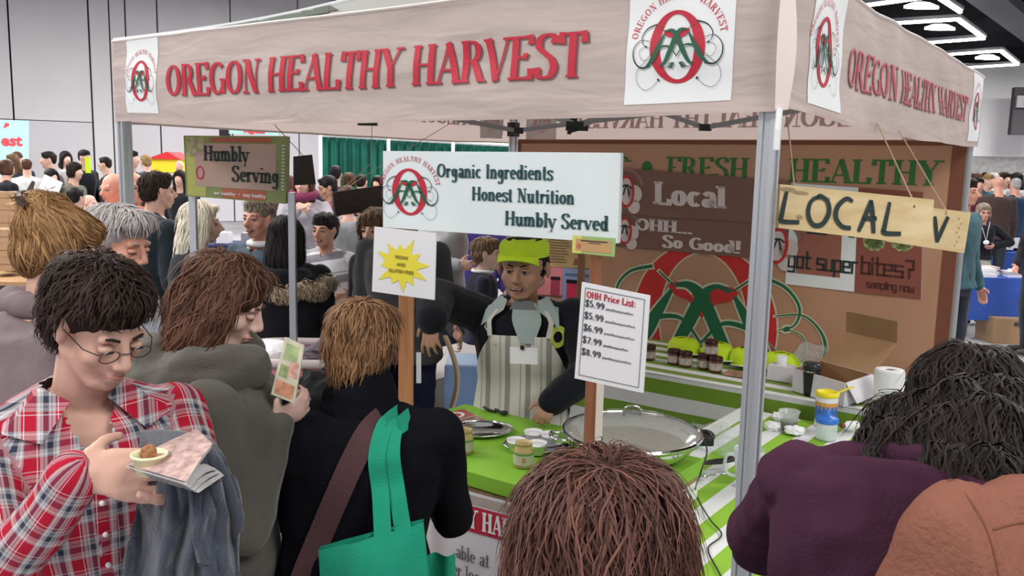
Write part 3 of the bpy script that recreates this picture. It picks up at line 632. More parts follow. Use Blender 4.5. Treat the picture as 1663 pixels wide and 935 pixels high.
rect(f,0,0,.22*W,H,.0008,mat('tag_yellow',(.62,.58,.16),.6),e,'yellow_end'); rect(f,.08*W,.14*H,.92*W,.84*H,.001,mat('tag_tan',(.50,.30,.13),.6),e,'tan_panel'); rect(f,.2*W,.72*H,.82*W,.78*H,.002,m_ink,e,'text_line'); rect(f,.38*W,.62*H,.66*W,.66*H,.002,m_ink,e,'text_line'); map_quads('logo_ring',ring_quads(.16*W,.42*H,.045*W,.13*H,.03*W,.09*H),f,.002,m_red,e)
e,f,W,H=quad_sign('paper_sign','white sheet with a yellow starburst reading Vegan and Gluten Free','sign',at(608,368,2.70),at(708,379,2.62),at(705,487,2.62),at(604,473,2.70),.006,mat('white_sheet',(.78,.78,.80),.4))
ys=[]; cxx,cyy=.47*W,.46*H; R1=[.40,.22]; pts=[]
rad=[.46,.26,.36,.24,.47,.25,.33,.24,.40,.24,.44,.27,.34,.22,.46,.26,.33,.24,.42,.25,.36,.24,.46,.25]
for k_ in range(24):
    a=2*math.pi*k_/24+.1; r=rad[k_]; pts.append(Vector((cxx+math.cos(a)*r*W,cyy+math.sin(a)*r*H*.98)))
for k_ in range(24): ys.append([Vector((cxx,cyy)),pts[k_],pts[(k_+1)%24]])
map_quads('starburst',ys,f,.002,mat('print_yellow',(.80,.70,.06),.6),e)
m_olv=mat('print_olive_text',(.30,.24,.03),.7)
for s_,v_ in (('VEGAN',.56),('AND',.45),('GLUTEN FREE',.345)): map_quads('lettering',sans_quads(s_,.47*W,v_*H,.05*H,'CENTER',.0006),f,.004,m_olv,e)
e,f,W,H=quad_sign('price_list','white framed price list on a post, headed OHH Price List','sign',at(945,458,2.42),at(1055,480,2.33),at(1044,638,2.33),at(933,614,2.42),.008,mat('white_sheet',(.78,.78,.80),.4))
m_grey=mat('print_grey_ink',(.10,.10,.12),.6)
for a in ((.06,.045,.94,.052),(.06,.948,.94,.955),(.06,.045,.068,.955),(.932,.045,.94,.955)): rect(f,a[0]*W,a[1]*H,a[2]*W,a[3]*H,.002,m_grey,e,'frame_line')
def fitq(s,u0,u1,v,h,th,tn,serif,track=.05):
    w=text_width(s,track=track); sx=(u1-u0)/h/w; return text_quads(s,u0,v,h,th,tn,serif,sx,track*sx)
map_quads('lettering',fitq('OHH Price List:',.09*W,.82*W,.855*H,.070*H,.22,.12,False),f,.002,m_red,e)
for i,(s_,wd_) in enumerate((('$5.99',.40),('$5.99',.44),('$6.99',.44),('$7.99',.36),('$8.99',.42))):
    v_=(.765-i*.125)*H; map_quads('price',fitq(s_,.08*W,.37*W,v_,.068*H,.22,.14,False),f,.002,m_grey,e)
    pts=[(.39*W+wd_*W*j/26,v_+.008*H+(.012*H if j%2 else -.006*H)*(1.6 if j%7==0 else 1)) for j in range(27)]
    map_quads('script_line',poly_strip(pts,.0022,.0016,3),f,.002,m_grey,e)
def wpost(px,Y,ztop,zbot,w,m,lab):
    p=at(px,500,Y); a=Vector((p.x,p.y,zbot)); 
    return tag(MB().box(Vector((p.x,p.y,(ztop+zbot)/2)),(w/2,w/2,(ztop-zbot)/2)).build('wooden_post',m,bevel=.002),lab,'post')
wpost(660,2.85,1.98,0,.046,m_post1,'orange-brown wooden post under the starburst sheet')
wpost(965,2.60,1.96,.90,.034,m_post2,'reddish wooden post holding the price list above the pan')
p=at(979,500,2.585); tag(MB().box((p.x,p.y,1.15),(.011,.012,.25)).build('wooden_batten',mat('white_batten',(.66,.60,.52),.6)),'pale narrow batten against the right side of the price list post','batten')
# Humbly Serving sign at the left
q=[at(298,220,3.95),at(466,221,4.0),at(464,331,4.0),at(302,318,3.95)]
e,f,W,H=quad_sign('stall_sign','tan and green sign reading Humbly Serving on two metal legs','sign',*q,.10,mat('sign_green',(.24,.29,.11),.6,var=.25,vscale=3))
rect(f,.02*W,.02*H,.20*W,.98*H,.001,mat('sign_yellow_green',(.42,.44,.12),.6),e,'print'); rect(f,.10*W,.18*H,.90*W,.88*H,.002,mat('sign_tan',(.46,.32,.26),.6,var=.12,vscale=4),e,'tan_panel'); rect(f,.36*W,.02*H,.80*W,.17*H,.002,mat('sign_red',(.42,.12,.07),.6),e,'print'); rect(f,.25*W,.90*H,.85*W,.97*H,.002,mat('sign_red',(.42,.12,.07),.6),e,'print')
btext('Humbly',.19*W,.63*W,.60*H,.24*H,m_ink,e,f,.004,thick=.22,thin=.09); btext('Serving',.46*W,.93*W,.29*H,.24*H,m_ink,e,f,.004,thick=.22,thin=.09)
map_quads('logo_ring',ring_quads(.15*W,.40*H,.04*W,.11*H,.028*W,.085*H),f,.004,m_red,e)
map_quads('small_lettering',sans_quads('eat healthy  •  stay healthy',.54*W,.065*H,.055*H,'CENTER',.0008),f,.004,m_lt,e)
map_quads('side_marks',[[Vector((.955*W,(.2+.05*i)*H)),Vector((.985*W,(.2+.05*i)*H)),Vector((.98*W,(.222+.05*i)*H)),Vector((.95*W,(.222+.05*i)*H))] for i in range(14)],f,.004,m_lt,e)
map_quads('artichoke_picture',disc_quads(.09*W,.9*H,.06*W,.08*H)+disc_quads(.15*W,.86*H,.05*W,.09*H)+disc_quads(.07*W,.76*H,.05*W,.09*H),f,.004,mat('art_pale',(.42,.38,.22),.7,var=.4,vscale=40),e)
for px,bt in ((313,320),(474,330)):
    p=at(px,bt,4.03); MB().bar((p.x,p.y,p.z+.05),(p.x-.0,p.y,0.0),.03).build('leg',m_alu,e); MB().box((p.x,p.y,.015),(.03,.2,.012)).build('foot',m_alu,e)
# wooden hanging signs
def hand(s,f,W,H,x0,x1,y0,h,m,par,w=.012):
    Gh={'L':[[(0.15,1),(.02,.25),(.02,.05),(.6,.08)]],'O':[[(.35,.95),(.08,.75),(.02,.35),(.2,.05),(.5,.1),(.7,.45),(.65,.8),(.4,.97),(.3,.9)]],'C':[[(.62,.9),(.4,.97),(.12,.7),(.08,.35),(.3,.1),(.6,.08)]],'A':[[(0,0),(.2,.5),(.38,1)],[(.38,1),(.46,.5),(.52,.0)],[(.12,.42),(.6,.46)]],'V':[[(0,.95),(.1,.5),(.22,0)],[(.22,0),(.4,.5),(.6,1)]]}
    n=len(s); st=(x1-x0)/n; qs=[]
    for i,c in enumerate(s):
        for pl in Gh[c]: qs+=poly_strip([(x0+i*st+a*st*1.15,y0+b*h) for a,b in pl],w*.8,w,5,wmid=w*1.2)
    map_quads('hand_lettering',qs,f,.003,m,par)
m_twine=mat('twine',(.45,.34,.22),.9)
e,f,W,H=quad_sign('wooden_sign','pale wooden board hand lettered LOCAL hanging on strings beside the front post','sign',at(1267,299,2.32),at(1517,324,2.42),at(1512,399,2.42),at(1264,370,2.32),.018,m_pine)
hand('LOCAL',f,W,H,.012*W,.84*W,.13*H,.72*H,m_ink,e,.0115); m_burn=mat('wood_stain',(.33,.24,.13),.8)
for x,y,rx,ry in ((.05,.9,.05,.05),(.13,.85,.05,.04),(.26,.78,.06,.05),(.13,.3,.02,.05)): map_quads('wood_stain',disc_quads(x*W,y*H,rx*W,ry*H),f,.001,m_burn,e)
for px,py,tx,ty in ((1290,303,1291,200),(1484,328,1428,196)):
    a=at(px,py,2.36 if px<1400 else 2.41); MB().tube([a-ZZ*.01,a,ats(tx,ty-10,.0)+UU*.02],.0022,5).build('string',m_twine,e); MB().lathe(a-ZZ*.012,[(0,-.004),(.004,-.004),(.004,.004),(0,.004)],8).build('nail',m_dark,e)
e,f,W,H=quad_sign('wooden_sign','pale wooden board with a hand painted V, half behind the LOCAL board','sign',at(1440,328,2.62),at(1577,345,2.68),at(1566,411,2.68),at(1440,392,2.62),.018,m_pine)
hand('V',f,W,H,.57*W,.80*W,.17*H,.66*H,m_ink,e,.0115)
for i in range(7): map_quads('worm_mark',disc_quads((.86+.02*(i%3))*W,(.15+.11*i)*H,.008*W,.02*H),f,.002,m_burn,e)
a=at(1537,343,2.66); MB().tube([a-ZZ*.01,a,ats(1462,200,.0)+UU*.02],.0022,5).build('string',m_twine,e)
m_bkw=mat('board_back_shaded',(.045,.035,.03),.8,var=.4,vscale=8)  # backs of the hanging boards, with their shade put into the dark colour
e,f,W,H=quad_sign('wooden_sign','small dark board hanging beside the Humbly Serving sign','sign',at(477,254,4.78),at(507,251,4.82),at(513,299,4.82),at(477,301,4.78),.02,m_bkw)
MB().tube([f(W*.5,H),at(440,196,4.75)],.002,5).build('string',m_dark,e)
e,f,W,H=quad_sign('wooden_sign','long dark board hanging left of the long white sign','sign',at(541,312,5.0),at(655,296,5.3),at(655,335,5.3),at(545,351,5.0),.02,m_bkw)
MB().tube([f(W*.1,H),at(603,265,4.9),at(604,205,4.9)],.0022,5).tube([f(W*.12,H),at(640,255,5.0),at(735,198,5.2)],.0022,5).build('string',m_twine,e)
# ================================================================ TABLES
WHT=(.74,.75,.76); GRN=(.17,.34,.035); GR2=(.27,.50,.05)
def tbl(name,label,s0,s1,t0,t1,z,mtop,mf,mr,drop):
    e=empty(name,G((s0+s1)/2,(t0+t1)/2),label,'table'); ax=(UU,WW,ZZ); c=G((s0+s1)/2,(t0+t1)/2)
    MB().box(c+ZZ*(z-.02),((s1-s0)/2-.01,(t1-t0)/2-.01,.012),ax).build('tabletop',m_white,e)
    for s in (s0+.08,s1-.08):
        for t in (t0+.12,t1-.12): MB().tube([G(s,t,0),G(s,t,z-.03)],.014,6).build('leg',m_alu,e)
    # the cloth: top and hanging sides
    b=MB(); b.grid(lambda a,bb:G(s0+(s1-s0)*a,t0+(t1-t0)*bb,z+.002*nz(a*6,bb*6)),24,24); b.build('tablecloth_top',mtop,e,smooth=True)
    def side(P,Q,N,m):
        d=(Q-P).normalized(); ln=(Q-P).length
        MB().grid(lambda a,bb:P+(Q-P)*a-ZZ*(drop*bb)+N*(.008+.03*bb*(.5+.5*math.sin(a*ln*16+nz(a*5,1)*3))),60,12).build('tablecloth_side',m,e,smooth=True)
    side(G(s0,t0,z),G(s1,t0,z),-WW,mf); side(G(s1,t0,z),G(s1,t1,z),UU,mr); side(G(s0,t0,z),G(s0,t1,z),-UU,mr)
    return e
def stp(name,axis,freq,c1,c2,half=.5,ph=0):
    return stripes(name,[(0,c1),(half,c2)],freq,axis)
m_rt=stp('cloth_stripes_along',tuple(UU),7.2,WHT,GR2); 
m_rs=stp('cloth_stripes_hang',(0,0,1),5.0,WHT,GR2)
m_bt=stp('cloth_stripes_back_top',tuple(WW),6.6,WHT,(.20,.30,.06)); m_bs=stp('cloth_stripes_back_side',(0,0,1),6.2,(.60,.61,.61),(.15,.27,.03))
right_table=tbl('side_table','folding table along the right side of the stall under a green and white striped cloth',-.03,.73,.085,1.98,.75,m_rt,m_rt,m_rs,.6)
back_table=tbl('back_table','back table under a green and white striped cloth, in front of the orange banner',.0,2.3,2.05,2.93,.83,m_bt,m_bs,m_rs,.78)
left_table=tbl('side_table','table on the left side of the stall under a pale cloth',2.42,2.98,.95,2.5,.72,mat('pale_cloth',(.60,.56,.56),.9),mat('pale_cloth',(.6,.56,.56),.9),mat('pale_cloth',(.6,.56,.56),.9),.65)
# counter: wooden bench with green raised top and a printed banner in front
ax=(UU,WW,ZZ)
m_lime=mat('lime_board',(.22,.47,.035),.6,var=.05); m_brw=woodmat('bench_wood',(.30,.19,.10),(.42,.28,.16))
ctr=empty('serving_counter',G(1.16,.39),'serving counter with a lime green top and a printed white skirt','counter')
MB().box(G(1.01,.39,.872),(.565,.325,.028),ax).build('green_top',m_lime,ctr,bevel=.004)
MB().box(G(1.01,.39,.835),(.555,.315,.012),ax).build('wooden_frame',m_brw,ctr)
MB().box(G(.595,.39,.788),(.14,.30,.033),ax).build('riser',m_card,ctr)
for s in (.78,1.54):
    for t in (.10,.68): MB().box(G(s,t,.41),(.022,.022,.41),ax).build('leg',m_brw,ctr)
def skirt(u,z,off=0): return G(1.60-u,.045,z)-WW*(off+.006*math.sin(u*14)+.005*nz(u*6,z*2))
MB().grid(lambda a,b:skirt(1.17*a,.12+.72*b),40,12).build('skirt',mat('skirt_white',(.70,.69,.72),.8),ctr,smooth=True)
MB().grid(lambda a,b:skirt(1.17*a,.80+.03*b,.002),40,1).build('skirt_top',mat('skirt_tan',(.42,.36,.32),.8),ctr)
MB().grid(lambda a,b:skirt(1.17*a,.70+.092*b,.003),40,2).build('red_band',mat('print_band_red',(.50,.02,.05),.6),ctr)
# the words OREGON HEALTHY HARVEST run on past both hidden ends
map_quads('lettering',text_quads('HEALTHY HARVEST',.375,.714,.068,.24,.09,sx=.72,track=.04),skirt,.006,m_card,ctr)
for tx_,px_,py_ in (('able at',743,903),('her loc',728,927)):
    P_=att(px_,py_,.045); u_=1.60-(P_-FR).dot(UU); map_quads('lettering',text_quads(tx_,u_,P_.z,.050,.14,.05,sx=.86,track=.02),skirt,.005,m_grey,ctr)
TZ=.901
# pan with glass lid
m_steel=mat('polished_steel',(.72,.73,.75),.12,metal=1); m_steel2=mat('worn_steel',(.6,.6,.62),.3,metal=1); m_glass=clearfilm('lid_glass',(.70,.72,.68),.30,.05)
pc=Vector((.445,3.04,TZ)); pan=empty('electric_pan',pc,'large round steel electric pan with a domed glass lid on the counter','pan')
MB().lathe(pc,[(.0,.028),(.17,.028),(.205,.045),(.235,.085),(.245,.098),(.252,.100),(.252,.104),(.238,.102),(.222,.085),(.16,.042),(0,.04)],56).build('pan_body',m_steel,pan,smooth=True)
MB().lathe(pc,[(0,.0),(.13,.0),(.145,.028),(0,.03)],32).build('base',m_black,pan,smooth=True)
MB().lathe(pc,[(0,.066),(.19,.066)],40).build('stew',mat('stew',(.15,.11,.05),.5,bump=.6,scale=60,var=.3,vscale=30),pan)
ld=MB().lathe(pc,[(.247,.106),(.235,.116),(.20,.132),(.14,.148),(.07,.156),(.001,.158)],56).build('glass_lid',m_glass,pan,smooth=True)
MB().tube([pc+Vector((.249*math.cos(a),.249*math.sin(a),.107)) for a in [2*math.pi*k/48 for k in range(48)]],.005,6,closed=True).build('lid_rim',m_steel,ld)
MB().tube([pc+Vector((-.03,0.02,.157)),pc+Vector((-.032,.02,.183)),pc+Vector((-.015,.02,.193)),pc+Vector((.015,.02,.193)),pc+Vector((.032,.02,.183)),pc+Vector((.03,.02,.157))],.0045,8).build('lid_handle',m_steel,ld,smooth=True)
for sg,a in ((1,.1),(-1,.1)):
    d=Vector((math.cos(a)*sg,math.sin(a)*sg,0)); n=Vector((-d.y,d.x,0))
    MB().tube(catmull([pc+d*.235+n*.045+ZZ*.085,pc+d*.285+n*.04+ZZ*.09,pc+d*.295+ZZ*.092,pc+d*.285-n*.04+ZZ*.09,pc+d*.235-n*.045+ZZ*.085],4),.008,8).build('handle',m_black if sg>0 else m_steel,pan,smooth=True)
MB().box(pc+Vector((.27,.03,.07)),(.03,.025,.018)).build('control_plug',m_black,pan,bevel=.005)
cordp=[pc+Vector((.30,.02,.075)),at(1145,712,2.98),at(1148,735,2.88),at(1137,770,2.75),atz(1130,800,.765),atz(1152,842,.762),atz(1172,868,.758),atz(1150,890,.757),atz(1165,925,.757),atz(1185,960,.76)]
tag(MB().tube(catmull(cordp,6),.0028,6).build('power_cord',m_black,smooth=True),'thin black power cord running from the pan across the striped table','cord')
# trays
def tray(c,rx,ry,ang,label,grp=None):
    X=Vector((math.cos(ang),math.sin(ang),0));Y=Vector((-X.y,X.x,0)); e=empty('serving_tray',c,label,'tray')
    n=64; prof=[(0,.004),(.72,.004),(.78,.010),(.93,.014),(1.0,.017),(1.0,.013),(.93,.010),(.78,.004),(.74,.0)]
    b=MB(); vs=[];fs=[]
    for r,z in prof:
        for k in range(n):
            t=2*math.pi*k/n; sc=1+.012*math.cos(12*t)*(r>.9); vs.append(c+X*(r*rx*sc*math.cos(t))+Y*(r*ry*sc*math.sin(t))+ZZ*z)
    for i in range(len(prof)-1):
        for k in range(n): fs.append((i*n+k,i*n+(k+1)%n,(i+1)*n+(k+1)%n,(i+1)*n+k))
    b.add(vs,fs).build('dish',m_steel,e,smooth=True); r=MB()
    r.tube([c+X*(rx*(1+.012*math.cos(12*t))*math.cos(t))+Y*(ry*(1+.012*math.cos(12*t))*math.sin(t))+ZZ*.017 for t in [2*math.pi*k/96 for k in range(96)]],.003,5,closed=True).build('rim',m_steel,e,smooth=True)
    return e
tray(atz(780,702,TZ),.128,.105,.1,'empty oval silver tray towards the back left of the counter'); c2=atz(872,727,TZ); tray(c2,.125,.10,.1,'silver tray holding white paper cups on the counter')
m_cup=mat('paper_white',(.82,.82,.84),.7)
def cup(c,label,r=.026,h=.035,fl=1.35):
    e=tag(MB().lathe(c,[(0,.001),(r*.7,.001),(r*fl*.8,h),(r*fl*.8+.001,h),(r*.62,.004),(0,.004)],20).build('sample_cup',m_cup,smooth=True),label,'cup','white paper sample cups')
    return e
for px,py,lb in ((838,732,'white paper cup at the left of the silver tray'),(866,718,'white paper cup at the back of the silver tray'),(893,722,'white paper cup at the right of the silver tray'),(872,737,'white paper cup at the front of the silver tray')):
    cup(atz(px,py,TZ+.008),lb,.033,.045)
# jars of sauce on the counter
m_jar=clearfilm('jar_glass',(.80,.66,.34),.45,.08); m_lbl=mat('jar_label',(.50,.48,.36),.7); m_lblg=mat('jar_label_green',(.12,.30,.08),.6); m_mus=mat('mustard',(.42,.22,.02),.5)
for px,py,lb in ((753,735,'open glass jar of mustard sauce left of the trays'),(850,757,'open glass jar of sauce in front of the cup tray, partly behind brown hair')):
    c=atz(px,py,TZ); e=empty('sauce_jar',c,lb,'jar')
    MB().lathe(c,[(0,.001),(.033,.001),(.036,.006),(.036,.062),(.030,.072),(.030,.084),(.031,.084),(.0305,.09),(.029,.09),(.029,.07),(.034,.06),(.034,.008),(0,.006)],28).build('glass',m_jar,e,smooth=True)
    MB().lathe(c,[(0,.007),(.033,.007),(.033,.018),(0,.018)],24).build('sauce',m_mus,e,smooth=True)
    MB().lathe(c,[(.0366,.014),(.0366,.052)],28).build('label',m_lbl,e); MB().lathe(c,[(.0368,.048),(.0368,.056)],28).build('label_band',m_lblg,e)
    fj=lambda u,v,o:c+Vector((math.sin(u/.0366)*(.0366+o),-math.cos(u/.0366)*(.0366+o),v)); map_quads('label_logo',ring_quads(0,.033,.006,.008,.004,.0055,16),fj,.001,m_red,e)
c=atz(706,722,TZ); e=empty('mustard_dish',c,'upturned black jar lid with mustard in it, at the counter edge','lid'); MB().lathe(c,[(0,0),(.031,0),(.034,.008),(.0335,.012),(.031,.010),(.03,.004),(0,.003)],24).build('cap',m_black,e,smooth=True); MB().lathe(c,[(0,.006),(.028,.0055)],20).build('mustard',mat('mustard_bright',(.55,.36,.02),.5),e)
# leaflets
def leaflet(quad,label,m,z=0,grp=None):
    P=[atz(x,y,TZ+z) for x,y in quad]
    e=empty('leaflet',P[0],label,'leaflet'); b=MB(); b.add(P+[p-ZZ*.004 for p in P],[(0,1,2,3),(0,4,5,1),(1,5,6,2),(2,6,7,3),(3,7,4,0)]).build('paper',m,e); 
    f=lambda u,v,o:(P[3]*(1-u)+P[2]*u)*(1-v)+(P[0]*(1-u)+P[1]*u)*v+ZZ*(o); return e,f
m_lred=mat('leaflet_red',(.40,.09,.08),.4); 
e,f=leaflet([(672,684),(752,664),(772,674),(690,696)],'red and white leaflet with a round logo at the back left of the counter',m_card,.010)
rect(f,.45,0,1,1,.001,m_lred,e,'red_panel'); map_quads('logo_ring',ring_quads(.72,.5,.16,.36,.10,.24),f,.002,m_card,e); map_quads('clover',disc_quads(.25,.5,.07,.2)+disc_quads(.32,.62,.06,.2)+disc_quads(.33,.36,.06,.2),f,.002,m_bg2,e)
e,f=leaflet([(690,693),(760,668),(790,682),(716,712)],'brownish printed leaflet under the silver tray',mat('leaflet_brown',(.34,.16,.12),.4,var=.3,vscale=30),.004)
# tongs
def tongs(a,b,c,label):
    a,b,c=map(Vector,(a,b,c)); e=empty('tongs',a,label,'tongs')
    for o in (-1,1):
        n=(b-a).cross(ZZ).normalized()*.008*o; MB().tube(catmull([a+n*.3,(a+b)/2+n*2,b+n],4),[.006]*9,6).build('arm',m_black,e,smooth=True)
    MB().lathe(c,[(.0,.0),(.016,.002),(.020,.010),(.016,.014),(0,.015)],16).build('gripper',m_black,e,smooth=True)
    return e
tongs(atz(786,660,TZ+.01),atz(808,668,TZ+.01),atz(818,673,TZ+.005),'small black tongs at the far edge of the green counter')
a,b=atz(1140,752,.79),atz(1190,746,.79); e=tongs(a,b,atz(1186,747,.785),'black serving tongs lying on the striped side table')
# ---- things on the side and back tables
def onz(px,py,z): return atz(px,py,z)
m_wrap=clearfilm('clear_plastic',(.86,.90,.90),.16,.12)
def blobby(name,label,cat,c,r,m,seed,n=3,group=None,amp=.35):
    bm=bmesh.new(); bmesh.ops.create_icosphere(bm,subdivisions=n,radius=1)
    for v in bm.verts:
        d=1+amp*nz(v.co.x*1.7+seed,v.co.y*1.7,v.co.z*1.7)+amp*.5*nz(v.co.x*5,v.co.y*5+seed,v.co.z*5); v.co=Vector((v.co.x*r[0]*d,v.co.y*r[1]*d,max(-.9,v.co.z)*r[2]*d))
    me=bpy.data.meshes.new(name); bm.to_mesh(me); bm.free(); me.materials.append(m); o=bpy.data.objects.new(name,me); C.objects.link(o); o.location=Vector(c)+ZZ*r[2]*.9
    return tag(o,label,cat,group)
blobby('plastic_bag','crumpled clear plastic bag lying on the striped side table by the front post','bag',onz(1165,722,.75),(.13,.17,.035),m_wrap,3,4)
for px,py,lb,rr in ((1253,698,'crumpled white napkin right of the front post',.035),(1262,682,'small white wrapper just behind the crumpled napkin',.028),(1290,705,'crumpled pale napkin on the inner edge of the side table',.045)):
    blobby('napkin',lb,'napkin',onz(px,py,.752),(rr,rr,.022),m_cup,px,3)
c=onz(1280,698,.752); e=empty('clear_cup',c,'clear plastic cup with dark leaves in the bottom, on the side table','cup')
MB().lathe(c,[(0,.001),(.032,.001),(.048,.09),(.05,.09),(.05,.093),(.047,.09),(.031,.004),(0,.004)],24).build('cup_wall',clearfilm('cup_plastic',(.9,.92,.92),.3,.1),e,smooth=True); MB().lathe(c,[(0,.004),(.031,.004),(.04,.045),(0,.05)],16).build('leaves',mat('dried_leaves',(.08,.08,.03),.8,bump=.6,scale=60,var=.5,vscale=50),e)
c=onz(1213,790,.752)
e=empty('glass_pitcher',c,'clear glass pitcher standing behind the front post on the striped table','pitcher'); MB().lathe(c,[(0,.002),(.038,.002),(.042,.02),(.052,.12),(.056,.15),(.058,.15),(.054,.12),(.04,.02),(.036,.006),(0,.006)],28).build('glass',clearfilm('pitcher_glass',(.85,.9,.93),.35,.05),e,smooth=True)
MB().tube(catmull([c+Vector((-.05,0,.13)),c+Vector((-.085,0,.12)),c+Vector((-.085,0,.06)),c+Vector((-.045,0,.04))],5),.007,8).build('handle',clearfilm('pitcher_glass2',(.85,.9,.93),.5,.05),e,smooth=True)
e=tag(MB().tube([onz(1145,772,.78),onz(1195,768,.78)],.003,6).lathe(onz(1142,772,.775),[(0,-.01),(.018,-.004),(.02,.004),(0,.008)],14).build('ladle',m_steel,smooth=True),'thin steel ladle beside the pan stand on the striped table','ladle')
tag(MB().box(onz(1190,905,.765),(.10,.025,.014),(UU,WW,ZZ)).build('yellow_ruler',mat('yellow_plastic',(.80,.62,.02),.4)),'bright yellow strip at the front end of the striped table','strip') if False else None
tag(MB().box(G(.36,.015,.60),(.11,.008,.05),ax).build('yellow_card',mat('yellow_plastic',(.80,.62,.02),.4)),'bright yellow card at the front end of the striped side table','card')
# sheet of acrylic leaning along the inner edge
tag(MB().box(G(.705,1.35,.79),(.006,.62,.028),(UU,WW,ZZ)).build('white_rail',mat('white_rail',(.72,.72,.72),.5)),'low white rail along the inner edge of the striped side table','rail')
# wipes tub
m_blue=mat('tub_blue',(.05,.15,.50),.4); m_yel=mat('tub_yellow',(.85,.72,.02),.4)
c=onz(1340,690,.755); e=empty('wipes_tub',c,'round tub with a yellow rim lid and blue and white label','tub')
MB().lathe(c,[(0,0),(.050,0),(.050,.15),(0,.15)],32).build('tub_wall',m_cup,e,smooth=False); MB().lathe(c,[(.0507,.03),(.0507,.10)],32).build('label',m_blue,e); MB().lathe(c,[(.051,.085),(.051,.118)],16).build('label_picture',mat('label_orange',(.70,.35,.08),.5),e)
MB().lathe(c,[(.052,.142),(.054,.147),(.054,.16),(.048,.165),(.044,.163),(.043,.158),(0,.156)],32).build('rim_lid',m_yel,e,smooth=True)
MB().bar(c+Vector((.05,0,.16)),c+Vector((.13,.02,.185)),.012,.004).build('lid_strap',m_yel,e)
map_quads('label_lettering',sans_quads('wipes',0,.0,.014,'CENTER') if False else ring_quads(0,.07,.012,.009,.007,.005,12),lambda u,v,o:c+Vector((math.sin((u-.01)/.05)*(.051+o),-math.cos((u-.01)/.05)*(.051+o),v)),.001,m_yel,e)
tag(MB().grid(lambda a,b:onz(1330,665,.755)+Vector((-.045+.05*a+.02*math.sin(b*3),-.05-.03*math.sin(a*3.1),.02+.13*b)),6,6).build('paper_sheet',m_cup,smooth=True),'curled white paper leaning left of the wipes tub','paper')
c=onz(1341,712,.755); e=empty('squeeze_bottle',c,'clear round bottle with a bright blue lid in front of the wipes tub','bottle')
MB().lathe(c,[(0,0),(.044,0),(.047,.01),(.047,.07),(.04,.085),(0,.087)],28).build('bottle_wall',clearfilm('bottle_clear',(.80,.86,.92),.55,.1),e,smooth=True)
MB().lathe(c,[(.050,.078),(.051,.096),(.040,.104),(.018,.108),(.012,.125),(.008,.135),(0,.137)],28).build('blue_lid',mat('lid_blue',(.03,.17,.62),.35),e,smooth=True)
# mug
c=atz(1316,641,.834); e=empty('travel_mug',c,'tall black travel mug in front of the white cardboard box','mug')
MB().lathe(c,[(0,0),(.033,0),(.036,.03),(.043,.115),(.044,.13),(0,.13)],28).build('mug_body',m_black,e,smooth=True); MB().lathe(c,[(.044,.128),(.046,.132),(.046,.155),(.040,.166),(0,.168)],28).build('mug_lid',mat('lid_charcoal',(.03,.03,.032),.25),e,smooth=True); MB().lathe(c,[(.0445,.122),(.0455,.128)],28).build('steel_ring',m_steel,e)
map_quads('emblem',ring_quads(0,.07,.008,.004,.005,.002,12),lambda u,v,o:c+Vector((math.sin(u/.04)*(.041+o),-math.cos(u/.04)*(.041+o),v)),.002,m_white,e)
# open cardboard box: white outside, brown inside
m_kraft=mat('kraft_inside',(.34,.20,.10),.9,var=.08); m_bxw=mat('box_white',(.70,.68,.72),.8)
bx=onz(1322,655,.756)
P=dict(a=atz(1286,634,.834),b=atz(1370,661,.834),c=atz(1413,645,.834)); P['d']=P['a']+P['c']-P['b']
e=empty('cardboard_box',P['a'],'open cardboard box, white outside and brown inside, on the back corner','box')
hb=.118; zb=.834
Bf=[Vector((p.x,p.y,zb)) for p in (P['a'],P['b'],P['c'],P['d'])]; Tf=[p+ZZ*hb for p in Bf]
def panel(pts,name,mo,mi,th=.004):
    n=(pts[1]-pts[0]).cross(pts[2]-pts[1]).normalized()*th; MB().add(pts+[p-n for p in pts],[(0,1,2,3),(0,4,5,1),(1,5,6,2),(2,6,7,3),(3,7,4,0)]).build(name,mo,e); MB().add([p-n*1.05 for p in pts],[(3,2,1,0)]).build(name+'_lining',mi,e)
for i in range(4): panel([Bf[i],Bf[(i+1)%4],Tf[(i+1)%4],Tf[i]],'side_panel',m_bxw,m_kraft)
MB().add([p+ZZ*.003 for p in Bf],[(0,1,2,3)]).build('bottom',m_kraft,e)
back=(Tf[2]+Tf[3])/2-(Tf[0]+Tf[1])/2; L_=[Tf[3],Tf[2],Tf[2]+back*.95+ZZ*.125,Tf[3]+back*.95+ZZ*.125]
panel(L_,'lid',m_kraft,m_bxw); panel([L_[3],L_[2],L_[2]+ZZ*.115-back*.05,L_[3]+ZZ*.115-back*.05],'lid_flap',m_kraft,m_bxw)
panel([Tf[1],Tf[2],Tf[2]+Vector((.06,.02,-.10)),Tf[1]+Vector((.06,-.0,-.10))],'side_flap',m_bxw,m_bxw)
# paper towel
c=onz(1442,688,.76); c=Vector((1.60,3.74,.76)); c=at(1442,640,4.05); c.z=.76
e=empty('paper_towel_roll',c,'upright white paper towel roll beside the open box','paper roll'); MB().lathe(c,[(.02,0),(.066,0),(.068,.01),(.068,.255),(.064,.265),(.022,.265),(.02,.258),(.02,0)],32).build('roll',mat('towel_white',(.78,.79,.80),.9,bump=.3,scale=70),e,smooth=True); MB().lathe(c,[(.0205,.0),(.0205,.262),(.018,.262),(.018,0)],20).build('core',m_kraft,e)
